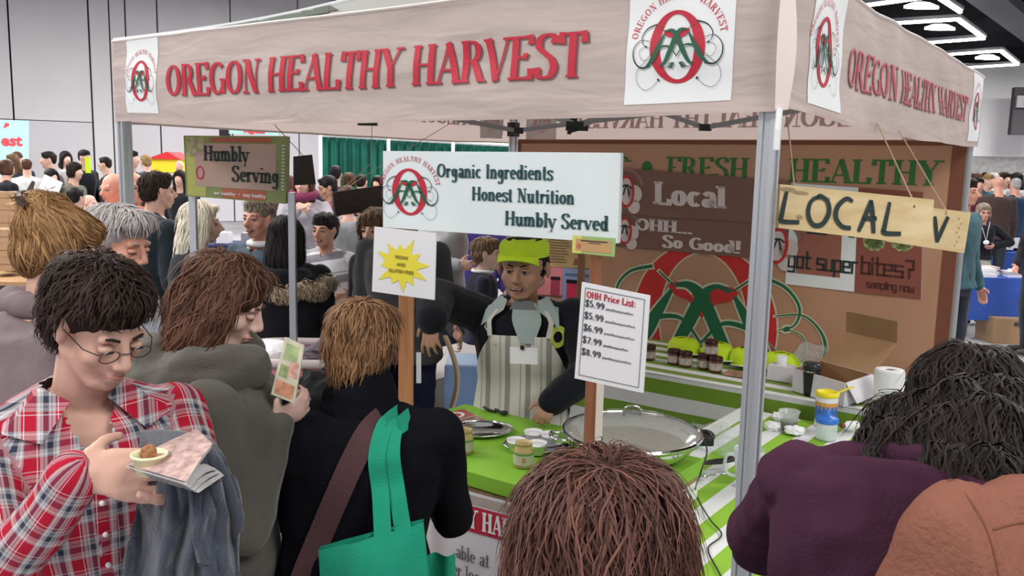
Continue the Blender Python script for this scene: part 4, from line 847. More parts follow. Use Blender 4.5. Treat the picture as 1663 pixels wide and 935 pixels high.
# small goods
for px,py,cc,lb in ((1377,668,(.42,.03,.04),'small cream packet with a red patch beside the wipes tub'),(1400,662,(.62,.58,.50),'small cream packet in front of the paper towel roll')):
    c=onz(px,py,.76); e=empty('food_packet',c,lb,'packet'); MB().box(c+ZZ*.035,(.035,.03,.032)).build('packet',mat('packet_cream',(.62,.56,.50),.6),e,bevel=.008); MB().box(c+ZZ*.045+Vector((-.005,-.031,0)),(.022,.002,.014)).build('packet_print',mat('pk%d'%px,cc,.5),e)
for px,py,lb in ((1392,690,'small white bottle lying by the purple shoulder'),):
    c=onz(px,py,.79); e=empty('small_bottle',c,lb,'bottle'); MB().lathe(c,[(0,0),(.02,0),(.022,.05),(.012,.065),(.012,.07),(0,.07)],16,ax=(ZZ,Vector((.3,-1,0)).normalized(),Vector((-1,-.3,0)).normalized())).build('bottle_wall',m_cup,e,smooth=True); MB().lathe(c+Vector((-.068,-.02,0)),[(0,0),(.012,0),(.012,.014),(0,.014)],12,ax=(ZZ,Vector((.3,-1,0)).normalized(),Vector((-1,-.3,0)).normalized())).build('cap',m_bedge,e)
blobby('plastic_wrap','clear crumpled plastic between the neon cap and the cardboard box','wrap',atz(1318,590,.90),(.09,.08,.06),m_wrap,9,4)
# jars on the back table
m_jl=mat('jar_lid_dark',(.045,.012,.012),.3); m_jb=mat('preserve_brown',(.16,.065,.04),.3); m_lb2=mat('jar_label_tan',(.46,.40,.34),.7,var=.3,vscale=60)
BZ=.835
def pjar(px,py,z,lb,Y=None):
    c=atz(px,py,z) if Y is None else at(px,py,Y); e=empty('preserve_jar',c,lb,'jar','dark lidded preserve jars on the back table')
    MB().lathe(c,[(0,0),(.034,0),(.037,.006),(.037,.055),(.033,.064),(0,.064)],22).build('jar_glass',m_jb,e,smooth=True); MB().lathe(c,[(.0375,.012),(.0375,.05)],22).build('label',m_lb2,e); MB().lathe(c,[(.036,.062),(.038,.064),(.038,.082),(.035,.085),(0,.085)],22).build('jar_lid',m_jl,e,smooth=True); return c
c1=pjar(1094,590,BZ,'leftmost preserve jar of the pair under the neon caps'); pjar(1113,594,BZ,'right jar of the pair left of the stacked jars'); cA=pjar(1143,598,BZ,'left lower jar carrying the stacked one'); pjar(1162,603,BZ,'right lower jar carrying the stacked one')
e=pjar(1155,578,0,'topmost preserve jar stacked on two others',Y=cA.y+.0) ; 
pjar(1054,583,BZ,'preserve jar just right of the price list edge')
o=[x for x in bpy.data.objects if x.get('label')=='topmost preserve jar stacked on two others'][0]; d=Vector((onz(1153,600,BZ).x,onz(1153,600,BZ).y,BZ+.0855))-o.location; o.location+=d
# neon visor caps lying on the back table
m_neon=mat('neon_fabric',(.58,.80,.02),.7,bump=.2,scale=90); m_neon.node_tree.nodes['Principled BSDF'].inputs['Emission Strength'].default_value=0
def visor(c,rot,label,sc=1.0):
    e=empty('neon_headwear',c,label,'cap','neon yellow caps lying on the back table'); cr,sr=math.cos(rot),math.sin(rot)
    T=lambda x,y,z:Vector(c)+Vector((x*cr-y*sr,x*sr+y*cr,z))*sc
    vs=[];fs=[];n=28
    MB().grid(lambda a,b:T(.09*math.cos(math.pi*2*a)*(1-.75*b**2.2)**.7,.10*math.sin(math.pi*2*a)*(1-.75*b**2.2)**.7,.012+.075*math.sin(b*math.pi/2)+.008*nz(a*6,b*4,rot)),28,8).build('crown',m_neon,e,smooth=True)
    MB().lathe(T(0,0,.083),[(0,.006),(.05*sc,-.002),(.052*sc,-.012)],14).build('crown_top',m_neon,e,smooth=True)
    MB().grid(lambda a,b:T(.085*math.cos(math.pi*(a))*(1-.0*b),-(.05+.085*math.sin(math.pi*a)*(.55+.45*b)+.03*b*math.sin(math.pi*a)),.016-.02*(a-.5)**2*4*b+.012*b),16,5).build('brim',m_neon,e,smooth=True)
    MB().tube([T(.085*math.cos(math.pi*(a/16)),-(.05+.115*math.sin(math.pi*a/16)),.026-.02*(a/16-.5)**2*4) for a in range(17)],.003*sc,5).build('brim_piping',m_card,e)
    return e
visor(atz(1110,573,BZ),.5,'leftmost neon yellow cap behind the jars',1.05); visor(atz(1165,583,BZ),.1,'neon yellow cap directly behind the stacked jars',1.1); visor(atz(1212,592,BZ),-.2,'neon yellow cap just left of the front post',1.1); visor(atz(1268,602,BZ),.3,'neon yellow cap just right of the front post',1.15)
e=tag(MB().box(atz(1205,610,BZ)+ZZ*.006,(.09,.05,.006),ax).build('leaflet_pile',mat('leaflet_tan',(.40,.22,.16),.6,var=.4,vscale=30)),'pile of tan leaflets on the back table left of the front post','leaflet')
c=atz(1268,616,BZ); e=empty('jar_carton',c,'small white carton with a cup on it, right of the front post','carton'); MB().box(c+ZZ*.04,(.06,.05,.04),ax).build('carton',m_bxw,e); MB().lathe(c+ZZ*.08,[(.026,0),(.028,.05),(.024,.05),(.022,.002),(0,.002)],18).build('cup_ring',m_cup,e,smooth=True)
# tub on the left table: white rimmed, pink sides, grey garments and white cap
m_pink=clearfilm('pink_tub_plastic',(.72,.30,.34),.75,.25); m_pale=mat('tub_rim_pale',(.58,.50,.50),.6)
tc_=Vector((-.98,4.25,.73)); e=empty('storage_tub',tc_,'long pale tub with a pink see-through side behind the grey haired sign legs','tub')
e['label']='long pale-rimmed tub with pink sides left of the short haired person in black'
def rr(a,sx,sy,z):
    t=2*math.pi*a; c_=math.cos(t); s_=math.sin(t); return tc_+Vector((math.copysign(abs(c_)**.5,c_)*sx,math.copysign(abs(s_)**.5,s_)*sy,z))
MB().grid(lambda a,b:rr(a,.34+.03*b,.22+.03*b,.26*b),48,6).build('tub_wall',m_pink,e,smooth=True); MB().tube([rr(k/48,.375,.255,.27) for k in range(48)],.022,8,closed=True).build('rim',m_pale,e,smooth=True); MB().grid(lambda a,b:rr(a,.34*b,.22*b,.005),24,3).build('bottom',m_pale,e)
blobby('folded_garment','dark grey folded garment piled on the pale tub','garment',tc_+Vector((.16,.02,.16)),(.22,.16,.10),cloth('dark_grey_cloth',(.13,.11,.13)),4,4); blobby('white_hat','white rounded cap resting in the pale tub','cap',tc_+Vector((-.20,-.06,.18)),(.14,.12,.085),mat('cap_white',(.78,.78,.80),.7),6,3,amp=.1)
blobby('black_bag','black bag hanging in front of the pale tub','bag',Vector((-.80,3.75,.62)),(.17,.10,.22),mat('bag_black',(.012,.012,.014),.8),2,4,amp=.25)
# ================================================================ HALL: curtains, boxes, tables, banners
m_curt=mat('green_curtain',(.008,.12,.085),.85,var=.2,vscale=3); m_pipe=m_card
a,b=at(522,219,13.5),at(836,236,14.5)
e=empty('drape_wall',Vector(((a.x+b.x)/2,(a.y+b.y)/2,0)),'dark green pleated curtain on white poles behind the left part of the stall','curtain')
for i in range(3):
    P=a+(b-a)*(i/3); Q=a+(b-a)*((i+1)/3)
    MB().grid(lambda u,v:Vector((P.x+(Q.x-P.x)*u,P.y+(Q.y-P.y)*u-.04*math.sin(u*44+i)*(1-.3*v)-.02*math.sin(u*97),.05+(P.z+(Q.z-P.z)*u-.08)*v)),90,8).build('curtain',m_curt,e,smooth=True)
for i in range(4):
    P=a+(b-a)*(i/3); MB().tube([Vector((P.x,P.y-.08,0)),Vector((P.x,P.y-.08,P.z+.06))],.03,8).build('pole',m_pipe,e)
MB().tube([a-Vector((0,.05,0)),b-Vector((0,.05,0))],.03,8).build('cross_rail',m_pipe,e)
# teal hanging banners
m_teal=mat('banner_teal',(.42,.72,.70),.7,var=.05); m_pr=mat('print_coral',(.68,.06,.08),.6)
q=[at(-60,193,20.8),at(47,196,21.4),at(47,300,21.4),at(-60,300,20.8)]
e,f,W,H=quad_sign('wall_banner','pale teal banner with red letters est on the left wall, cut by the photo edge','banner',*q,.03,m_teal)
map_quads('lettering',sans_quads('est',.57*W,.61*H,.17*H,'LEFT',.014),f,.01,m_pr,e); map_quads('blossom',disc_quads(.66*W,.93*H,.035*W,.03*H)+disc_quads(.63*W,.9*H,.02*W,.02*H),f,.01,m_pr,e)
q=[at(372,190,18),at(452,196,18.4),at(452,220,18.4),at(372,217,18)]
e,f,W,H=quad_sign('wall_banner','small teal banner hanging above the Humbly Serving sign','banner',*q,.03,m_teal)
map_quads('lettering',sans_quads('VegKids',.5*W,.12*H,.30*H,'CENTER',.012),f,.01,m_pr,e)
tag(MB().box(at(365,212,18.1),(.10,.05,.35)).build('speaker_box',m_black),'black bracket at the left end of the small teal banner','bracket')
# cardboard boxes
m_kb=mat('cardboard',(.34,.215,.125),.85,var=.08,vscale=3); m_tape=mat('packing_tape',(.42,.30,.19),.5)
def cbox(x0,y0,x1,y1,Y,lab,dx=0,mm=None):
    a=at(x0,y1,Y); b=at(x1,y0,Y); h=(b.z-a.z); wdt=b.x-a.x; c=Vector(((a.x+b.x)/2,Y+.14,a.z))
    e=empty('cardboard_box',c,lab,'box','cardboard boxes stacked at the left edge'); MB().box(c+ZZ*(h/2),(wdt/2-.004,.14,h/2-.002)).build('carton',mm or m_kb,e); MB().box(c+ZZ*(h-.002),(.018,.142,.0025)).build('tape',m_tape,e); MB().box(c+ZZ*(h/2)+Vector((0,-.141,0)),(wdt/2-.006,.0015,.002)).build('seam',mat('carton_seam',(.2,.12,.07),.9),e)
rowsy=[(312,331),(331,351),(351,373),(373,395),(395,417),(417,440)]
pos=['top','second','third','fourth','fifth','sixth']
for r_,(y0,y1) in enumerate(rowsy):
    for c_,(x0,x1) in enumerate(((-38,-3),(-2,34),(35,72))):
        cbox(x0,y0,x1,y1,9.2,'cardboard box, %s row down, %s column of the back stack at the left'%(pos[r_],('outer','middle','right')[c_]))
for r_,(y0,y1) in enumerate(((331,351),(351,373),(373,395),(395,417),(417,440))): cbox(6,y0,45,y1,8.7,'cardboard box in the single front column, %s from its top'%('first','second','third','fourth','fifth')[r_])
for r_,(y0,y1) in enumerate(((373,395),(395,417),(417,440))): cbox(-22,y0,18,y1,8.3,'cardboard box in the nearest low column, %s from its top'%('first','second','third')[r_])
tag(MB().box((at(20,445,8.7)).xy.to_3d()+ZZ*((at(20,441,8.7).z)-.02),(.75,.7,.018)).build('pallet_top',m_kraft),'brown board under the stacked cardboard boxes','board')
p=at(20,441,8.7); MBx=MB(); 
for dx in (-.6,.6):
    for dy in (-.5,.6): MBx.box((p.x+dx,p.y+dy,(p.z-.04)/2),(.03,.03,(p.z-.04)/2))
tag(MBx.build('board_trestle',m_alu),'trestle legs under the board of cardboard boxes','trestle')
# toy-like stall roof
c=at(275,277,17); e=empty('market_booth',Vector((c.x,c.y,0)),'small booth with a red roof and yellow sides at the far left','booth')
MB().box((c.x+.05,c.y,c.z+.10),(.27,.3,.13)).build('booth_side',mat('booth_yellow',(.80,.60,.02),.7),e); MB().add([(c.x-.3,c.y-.34,c.z+.22),(c.x+.36,c.y-.34,c.z+.22),(c.x+.1,c.y-.34,c.z+.36),(c.x-.3,c.y+.34,c.z+.22),(c.x+.36,c.y+.34,c.z+.22),(c.x+.1,c.y+.34,c.z+.36)],[(0,1,2),(3,5,4),(0,3,4,1),(1,4,5,2),(2,5,3,0)]).build('booth_roof',mat('booth_red',(.60,.02,.03),.7),e); MB().box((c.x+.05,c.y,c.z/2),(.25,.28,c.z/2)).build('booth_base',m_white,e)
# blue tables
m_bc=mat('blue_tablecloth',(.025,.075,.34),.85,bump=.3,scale=8,var=.12,vscale=3); m_nc=mat('navy_tablecloth',(.015,.022,.09),.85)
def btable(x0,x1,Y,dp,label,m,z=.75,rise=.22):
    e=empty('vendor_table',Vector(((x0+x1)/2,Y+dp/2,0)),label,'table')
    MB().box(((x0+x1)/2,Y+dp/2,z-.01),((x1-x0)/2,dp/2,.012)).build('tabletop',m,e)
    MB().grid(lambda a,b:Vector((x0+(x1-x0)*a,Y-.01-.02*b*(1+math.sin(a*(x1-x0)*9)),z-(z-rise)*b)),60,5).build('cloth_front',m,e,smooth=True)
    for sx in (x0,x1): MB().grid(lambda a,b:Vector((sx,Y+dp*a,z-(z-rise)*b)),10,3).build('cloth_side',m,e)
    for sx in (x0+.1,x1-.1):
        for yy in (Y+.1,Y+dp-.1): MB().tube([(sx,yy,0),(sx,yy,z-.03)],.016,6).build('leg',m_steel2,e)
    return e
T1=atz(1545,450,.75)
btable(T1.x,T1.x+1.9,T1.y,.8,'blue clothed table with stacks of white books on the right',m_bc,.75,.25)
T2=atz(1605,405,.75); btable(T2.x-.2,T2.x+3,13.6,.8,'second blue clothed table behind the woman in black',m_bc,.75,.2)
T3=atz(505,405,.75); btable(T3.x-1.3,T3.x+.15,9.0,.7,'bright blue clothed table behind the boy in the striped shirt',m_bc,.80,.1)
btable(-4.9,-3.1,11.0,.7,'navy clothed table behind the blonde woman',m_nc,.85,.05)
btable(-8.6,-6.9,13.5,.7,'black clothed table behind the cardboard boxes',mat('black_cloth',(.012,.012,.02),.9),.95,.05)
m_pages=mat('book_white',(.72,.72,.74),.7)
rnd=random.Random(3)
ORD=('first','second','third','fourth','fifth','sixth','seventh','eighth','ninth','tenth')
k=0
for i in range(10):
    for j in range(rnd.choice((1,2,2,3))):
        x=T1.x+.12+i*.175; z=.765+j*.035; mm=m_pages if rnd.random()<.8 else mat('book_grey%d'%(k%3),(.42+.1*(k%3),.40,.42),.7)
        o=MB().box((x+rnd.uniform(-.02,.02),T1.y+.18+rnd.uniform(-.03,.05)+(i%2)*.22,z),(.085,.11,.016)).build('paper_book',mm); k+=1
        tag(o,'%s paperback, %s in the %s pile from the left on the right blue table'%('white' if mm is m_pages else 'grey',('lowest','second','third')[j],ORD[i]),'book','paperbacks on the blue table at the right')
for i in range(7):
    o=MB().box((T2.x+.1+i*.26,13.9+.1*(i%2),.83+.05*(i%3)),(.11,.12,.05+.03*(i%3))).build('paper_book',m_pages); tag(o,'white leaflet stack, %s from the left on the farther blue table'%ORD[i],'book','stacks on the second blue table')
for i,(px,py) in enumerate(((490,415),(520,520),(505,505),(515,495))): pass
for i in range(5):
    o=MB().box((-4.7+i*.32,11.25,.93),(.08,.08,.07)).build('display_item',m_pages if i%2 else m_steel2); tag(o,'small %s item, %s from the left on the navy table'%('white' if i%2 else 'grey',ORD[i]),'item','small items on the navy table')
p=at(1640,545,10.2); e=empty('cardboard_box',Vector((p.x,p.y,0)),'cardboard box on the floor under the blue table at the right','box'); MB().box((p.x,p.y,.15),(.30,.22,.15)).build('carton',m_kb,e); MB().box((p.x,p.y-.222,.24),(.09,.004,.02)).build('hand_hole',m_dark,e)
# light blue crate behind the man
p=at(752,615,4.6); e=empty('plastic_crate',Vector((p.x,p.y,0)),'light blue crate on a stand behind the apron wearer','crate'); MB().box((p.x,p.y,p.z-.02),(.09,.15,.13)).build('crate',mat('crate_blue',(.20,.32,.55),.5),e,bevel=.01); MB().box((p.x,p.y,(p.z-.15)/2),(.08,.14,(p.z-.15)/2)).build('stand',m_kraft,e)
# ================================================================ PEOPLE
def frame(d,up=ZZ):
    d=Vector(d).normalized(); X=d.cross(up)
    if X.length<1e-3: X=d.cross(Vector((0,1,0)))
    X.normalize(); return X,X.cross(d).normalized(),d   # right, up, forward
def cap(mb,a,b,ra,rb,n=12,sx=1,sy=1,up=ZZ):
    a=Vector(a);b=Vector(b); L=(b-a).length; X,Y,D=frame(b-a if L>1e-6 else (0,0,1),up); pr=[]
    for i in range(5): t=-math.pi/2+math.pi/2*i/5+.06; pr.append((ra*math.cos(t),ra*math.sin(t)))
    pr.append((ra,0)); pr.append((rb,L))
    for i in range(1,6): t=math.pi/2*i/5-.06; pr.append((rb*math.cos(t),L+rb*math.sin(t)))
    mb.lathe(a,pr,n,sx,sy,(X,Y,D),cap=True)
def ell(mb,c,r,ax=None,n=14,m=9):
    pr=[]
    for i in range(m): t=-math.pi/2+math.pi*(i+.12)/(m-1+.24); pr.append((math.cos(t),r[2]*math.sin(t)))
    mb.lathe(Vector(c),pr,n,r[0],r[1],ax,cap=True)
def loft(mb,rings,n=20,sq=.85):
    b=[];fs=[]
    for c,X,Y in rings:
        for k in range(n):
            t=2*math.pi*k/n; cc,ss=math.cos(t),math.sin(t); b.append(Vector(c)+X*(math.copysign(abs(cc)**sq,cc))+Y*(math.copysign(abs(ss)**sq,ss)))
    for i in range(len(rings)-1):
        for k in range(n): fs.append((i*n+k,i*n+(k+1)%n,(i+1)*n+(k+1)%n,(i+1)*n+k))
    fs+=[tuple(range(n))[::-1],tuple((len(rings)-1)*n+k for k in range(n))]
    mb.add(b,fs)
def fuse(mb,vox,smooth=4):
    me=bpy.data.meshes.new('tmp'); me.from_pydata([tuple(v) for v in mb.v],[],mb.f); bm=bmesh.new(); bm.from_mesh(me); bmesh.ops.recalc_face_normals(bm,faces=bm.faces); bm.to_mesh(me); bm.free()
    o=bpy.data.objects.new('tmp',me); C.objects.link(o)
    r=o.modifiers.new('r','REMESH'); r.mode='VOXEL'; r.voxel_size=vox; r.adaptivity=0
    if smooth: s=o.modifiers.new('s','SMOOTH'); s.factor=.5; s.iterations=smooth
    dg=bpy.context.evaluated_depsgraph_get(); ev=o.evaluated_get(dg); m2=bpy.data.meshes.new_from_object(ev)
    n=len(m2.vertices); co=np.empty(n*3); m2.vertices.foreach_get('co',co); no=np.empty(n*3); m2.vertices.foreach_get('normal',no)
    fs=[tuple(p.vertices) for p in m2.polygons]
    bpy.data.objects.remove(o); bpy.data.meshes.remove(me); bpy.data.meshes.remove(m2)
    return co.reshape(-1,3),no.reshape(-1,3),fs
def put(name,co,fs,m,parent,attrs=None,smooth=True):
    og=_worg(parent) if parent is not None else Vector((0,0,0)); me=bpy.data.meshes.new(name); me.from_pydata((co-np.array(og)).tolist(),[],fs); me.materials.append(m)
    me.polygons.foreach_set('use_smooth',[smooth]*len(me.polygons))
    for k,(typ,arr) in (attrs or {}).items():
        a=me.attributes.new(k,typ,'POINT')
        if typ=='FLOAT': a.data.foreach_set('value',np.asarray(arr,dtype=np.float32).ravel())
        else: a.data.foreach_set('vector',np.asarray(arr,dtype=np.float32).ravel())
    o=bpy.data.objects.new(name,me); C.objects.link(o); o.parent=parent; return o
def noisev(co,f,seed=0,sc=(1,1,1)):
    return np.array([noise.noise(Vector((c[0]*f*sc[0]+seed,c[1]*f*sc[1],c[2]*f*sc[2]))) for c in co])
def folds(co,no,amp,seed,f=9,sc=(1,1,.8)):
    a=noisev(co,f,seed,sc); b=noisev(co,f*2.3,seed+9,sc); c=noisev(co,f*.55,seed+4,(1,1,.4))
    d=amp*((1-2*np.abs(a))*.9+.45*b+.9*c)
    return co+no*d[:,None]
def locks(name,co,no,fs,parent,m,n,length,flow,seed,width=.0035,lift=.008,wave=.004,freq=1.2,free=.25,mask=None,seg=8,sag=.25,cut=None):
    rnd=random.Random(seed); bvh=BVHTree.FromPolygons([tuple(c) for c in co],fs); vs=[];ff=[];tone=[]
    idx=[i for i in range(len(co)) if (mask is None or mask(Vector(co[i]),Vector(no[i])))]
    if not idx: return
    for _ in range(n):
        i=rnd.choice(idx); p=Vector(co[i]); nn=Vector(no[i]); L=length*rnd.uniform(.6,1.25); ds=L/seg; ph=rnd.uniform(0,6.28); w=width*rnd.uniform(.6,1.4); fr=freq*rnd.uniform(.7,1.3); lf=lift*rnd.uniform(.2,1.5); isfree=rnd.random()<free
        t=None; pts=[];nrm=[];tn=[]; bias=Vector((rnd.uniform(-.25,.25),rnd.uniform(-.25,.25),rnd.uniform(-.15,.15)))
        for s in range(seg+1):
            fl=flow(p,nn)+bias; fl=fl-nn*fl.dot(nn)
            if fl.length<1e-4: fl=Vector((0,0,-1))
            fl.normalize(); t=fl if t is None else (t*.55+fl*.45).normalized()
            sd=nn.cross(t); u=s/seg
            pts.append(p+nn*(lf*math.sin(u*math.pi*.8)+.0015+(.012*u*u if isfree else 0))+sd*(wave*math.sin(fr*s+ph))); nrm.append(nn); tn.append(t)
            q=p+t*ds
            r=bvh.find_nearest(q)
            if r[0] is not None and not (isfree and u>.6): p=r[0]; nn=(nn*.4+r[1]*.6).normalized()
            else: p=q-ZZ*(sag*ds)
        if cut and any(cut(x) for x in pts): continue
        tv=min(1,max(0,rnd.gauss(.45,.26))); b=len(vs)
        for s in range(seg+1):
            sd=nrm[s].cross(tn[s]).normalized(); ww=w*(.25+math.sin(math.pi*min(1,.15+.85*s/seg))**.7)*(1 if s<seg else .15)
            vs+=[pts[s]-sd*ww/2,pts[s]+nrm[s]*ww*.28,pts[s]+sd*ww/2]; tone+=[tv*(.75+.25*s/seg)]*3
            if s: 
                k=b+3*(s-1); ff+=[(k,k+1,k+4,k+3),(k+1,k+2,k+5,k+4)]
    if vs: put(name,np.array([tuple(v) for v in vs]),ff,m,parent,{'tone':('FLOAT',tone)})
HAIRC={'black':((.006,.005,.006),(.045,.038,.04)),'darkbrown':((.010,.006,.005),(.060,.034,.028)),'brown':((.045,.018,.010),(.22,.11,.07)),'auburn':((.028,.011,.009),(.21,.095,.072)),'ginger':((.07,.03,.012),(.40,.22,.11)),
 'blond':((.20,.12,.05),(.55,.38,.20)),'platinum':((.62,.55,.42),(.92,.88,.76)),'grey':((.30,.28,.28),(.72,.68,.68)),'bun':((.12,.05,.02),(.50,.30,.13)),'lightbrown':((.10,.06,.035),(.34,.22,.14)),'curlydark':((.006,.005,.006),(.040,.028,.027)),'ash':((.18,.14,.10),(.48,.40,.32))}
SKIN={'light':(.62,.37,.29),'pale':(.68,.45,.38),'tan':(.45,.24,.16),'vendor':(.46,.25,.17),'ruddy':(.60,.30,.22)}
def skinmat(k): return mat('skin_'+k,SKIN[k],.5,var=.07,bump=.08,scale=120,vscale=14,spec=.35)
def limb_ik(S,Wp,a,b,hint):
    d=Wp-S; L=d.length
    if L>(a+b)*.985: Wp=S+d*((a+b)*.985/L); d=Wp-S; L=d.length
    x=(a*a-b*b+L*L)/(2*L); h=math.sqrt(max(0,a*a-x*x)); dn=d/L; hh=hint-dn*hint.dot(dn); hh.normalize(); return S+dn*x+hh*h,Wp
def hand(mb,W,d,pn,side,k=1,curl=(.35,.4,.45,.5),spread=.10,thumb=.6,fr=.0085):
    """palm and five separate fingers; d finger direction, pn palm normal, side=+1 when the thumb is on d x pn"""
    d=Vector(d).normalized(); pn=Vector(pn); pn=(pn-d*pn.dot(d)).normalized(); lt=d.cross(pn)*side
    ell(mb,W+d*.045*k,(.040*k,.014*k,.050*k),(lt,pn,d)); cap(mb,W-d*.02*k,W+d*.02*k,.024*k,.026*k)
    for i,(off,ln) in enumerate(((.031,.072),(.0105,.080),(-.0105,.074),(-.031,.058))):
        b=W+d*(.080-.004*abs(i-1))*k+lt*off*k; ang=spread*(1.5-i); dd=(d*math.cos(ang)+lt*math.sin(ang)).normalized(); p=b-d*.02*k; r=fr*k*(.9 if i==3 else 1); cur=curl[i]
        cap(mb,p,b,r*1.15,r*1.1,8)
        for j,f in enumerate((.45,.32,.25)):
            a=cur*(j+.6); q=(dd*math.cos(a)+pn*math.sin(a)); e=b+q*ln*f*k; cap(mb,b,e,r*(1.05-.1*j),r*(.98-.12*j),8); b=e
    b=W+d*.020*k+lt*.030*k; dd=(d*.55+lt*.75+pn*.35*thumb).normalized(); e=b+dd*.040*k; cap(mb,W+d*.01*k+lt*.012*k,b,.015*k,.014*k,8); cap(mb,b,e,.0125*k,.0105*k,8); d2=(d*.9+lt*.25+pn*thumb*.7).normalized(); cap(mb,e,e+d2*.030*k,.0105*k,.008*k,8)
def person(label,head,yaw,top,look=None,k=None,hips=None,hair='short',hc='darkbrown',skin='light',det=2,g=1.0,hands=None,hem=.86,pants=(.03,.035,.05),extra=None,roll=0,sleeve=1.0,topname='jacket',fold=.006,gaze='open',group=None,collar=None,neckcloth=None,smile=False,noarms=(),sw=1.0,nlock=0,pantsname='trousers',cat='person',hw=1.0,hs=1.0,hood=None,vneck=None,nb=None,hairx=None,lw=None,lwave=None,llift=None,llen=None,freeh=None,spad=0,hk=1.0):
    HC=at(*head) if not isinstance(head,Vector) else head
    k=k or HC.z/1.605; ya=math.radians(yaw); F=Vector((math.sin(ya),math.cos(ya),0)); Rt=Vector((math.cos(ya),-math.sin(ya),0))
    vox={3:.0058,2:.0105,1:.021}[det]; cvox={3:.009,2:.014,1:.024}[det]
    hp=Vector((hips[0],hips[1],.94*k)) if hips else Vector((HC.x,HC.y,.94*k))-F*.05*k
    look=Vector(look).normalized() if look else F.copy(); HX,HZ,HY=frame(look)
    if roll: q=Matrix.Rotation(roll,3,HY); HX=q@HX; HZ=q@HZ
    NB=HC-ZZ*.150*k-F*.035*k; spine=(NB-hp); bend=(spine.length>0 and spine.normalized().z<.96)
    if bend: NB=HC-(spine.normalized()*.10+HZ*.04+ZZ*.03)*k; spine=NB-hp
    if nb is not None: NB=Vector(nb); spine=NB-hp
    sp=spine.normalized(); SX=Rt; SY=(SX.cross(sp))*-1
    if SY.dot(F)<0: SY=-SY
    base=Vector((hp.x,hp.y,0)); e=empty('person',base,label,cat,group)
    def H(x,y,z): return HC+(HX*x+HY*y+HZ*z)*k*hs
    hax=(HX,HY,HZ)
    def sx(t,dx=0,dy=0): return hp+spine*t+SX*dx*k+SY*dy*k
    tors=[(-.16,.150,.105,0),(-.02,.165,.118,0),(.12,.160,.115,.0),(.30,.145,.105,.0),(.5,.160,.115,.005),(.70,.178,.122,.0),(.86,.172,.108,-.005),(.95,.115,.080,-.01),(1.02,.062,.058,-.01)]
    def tring(t,rx,ry,dy,pad,gg): return (sx(t,0,dy),SX*((rx*gg+pad)*k),SY*((ry*gg+pad)*k))
    b=MB(); loft(b,[tring(*r,-.012,g*.97) for r in tors])
    cap(b,sx(.93),HC-HZ*.04*k-HY*.012*k,.060*k*(.5+.5*hw),.056*k,14)
    # head
    gh=k*hs
    def he(x,y,z,rx,ry,rz,rot=0): 
        ell(b,H(x,y,z),(rx*gh,ry*gh,rz*gh),hax)
    he(0,-.012,.035,.074*hw,.092,.078); he(0,.026,-.025,.060*hw,.064,.084)
    if det>1:
        for s in(-1,1):
            cap(b,H(s*.054*hw,.0,-.045),H(s*.020,.055,-.092),.020*gh,.018*gh); he(s*.037*hw,.055,-.028,.026,.024,.026); he(s*.078*hw,-.006,-.002,.010,.020,.031); he(s*.011,.098,-.036,.009,.011,.008)
        he(0,.062,-.094,.024,.022,.018); cap(b,H(-.040,.076,.020),H(.040,.076,.020),.011*gh,.011*gh); cap(b,H(0,.088,.012),H(0,.108,-.028),.0085*gh,.012*gh,8)
        he(0,.088,-.060,.022,.011,.006); he(0,.086,-.073,.020,.011,.007)
        if det==2: cap(b,H(0,.088,.012),H(0,.116,-.030),.010*gh,.014*gh,8)
    else:
        cap(b,H(0,.085,.01),H(0,.108,-.03),.012*gh,.016*gh,6); he(0,.06,-.09,.03,.025,.02)
        for s in(-1,1): he(s*.078,-.006,-.002,.014,.022,.032)
    # arms
    hands=hands or {}; arms=[]
    for s,nm in ((1,'R'),(-1,'L')):
        Sh=sx(.885)+SX*(s*.180*k*sw*(.6+.4*g))-ZZ*.012*k
        spec=hands.get(nm); 
        if spec is None: Wp=Sh+Vector((0,0,-.53*k))+F*.07*k+Rt*s*.06*k; hint=-F+Rt*s*.3; hd=None
        else: Wp=Vector(spec['p']); hint=Vector(spec.get('hint',(-F*.6+Rt*s*.6-ZZ*.8))); hd=spec
        El,Wp=limb_ik(Sh,Wp,.295*k,.255*k,hint); arms.append((s,nm,Sh,El,Wp,hd))
        gm=.5+.5*g
        cap(b,sx(.88)+SX*s*.08*k,Sh,.050*k,.046*k); cap(b,Sh,El,.044*k*gm,.036*k*gm); cap(b,El,Wp,.036*k*gm,.024*k)
        dr=(Wp-El).normalized()
        hdir=Vector(hd['d']) if hd and 'd' in hd else dr
        pn=Vector(hd['n']) if hd and 'n' in hd else -Rt*s
        if det>=2: hand(b,Wp,hdir,pn,hd.get('side',s*1) if hd else s,k*.98*hk,hd.get('curl',(.35,.4,.45,.5)) if hd else (.35,.4,.45,.5),hd.get('spread',.12) if hd else .06,hd.get('thumb',.6) if hd else .6,hd.get('fr',.0088) if hd else .0088)
        else: ell(b,Wp+dr*.06*k,(.03*k,.035*k,.07*k),(frame(dr)[0],frame(dr)[1],dr))
    # legs
    for s in(-1,1):
        hj=Vector((hp.x,hp.y,.90*k))+Rt*s*.085*k; kn=Vector((hp.x,hp.y,.50*k))+Rt*s*.095*k+F*.02*k; an=Vector((hp.x,hp.y,.09*k))+Rt*s*.10*k-F*.03*k
        cap(b,hj,kn,.075*k,.050*k); cap(b,kn,an,.050*k,.034*k); cap(b,an-ZZ*.03*k,an+F*.13*k-ZZ*.055*k,.040*k,.032*k)
    co,no,fs=fuse(b,vox,3 if det==3 else 2)
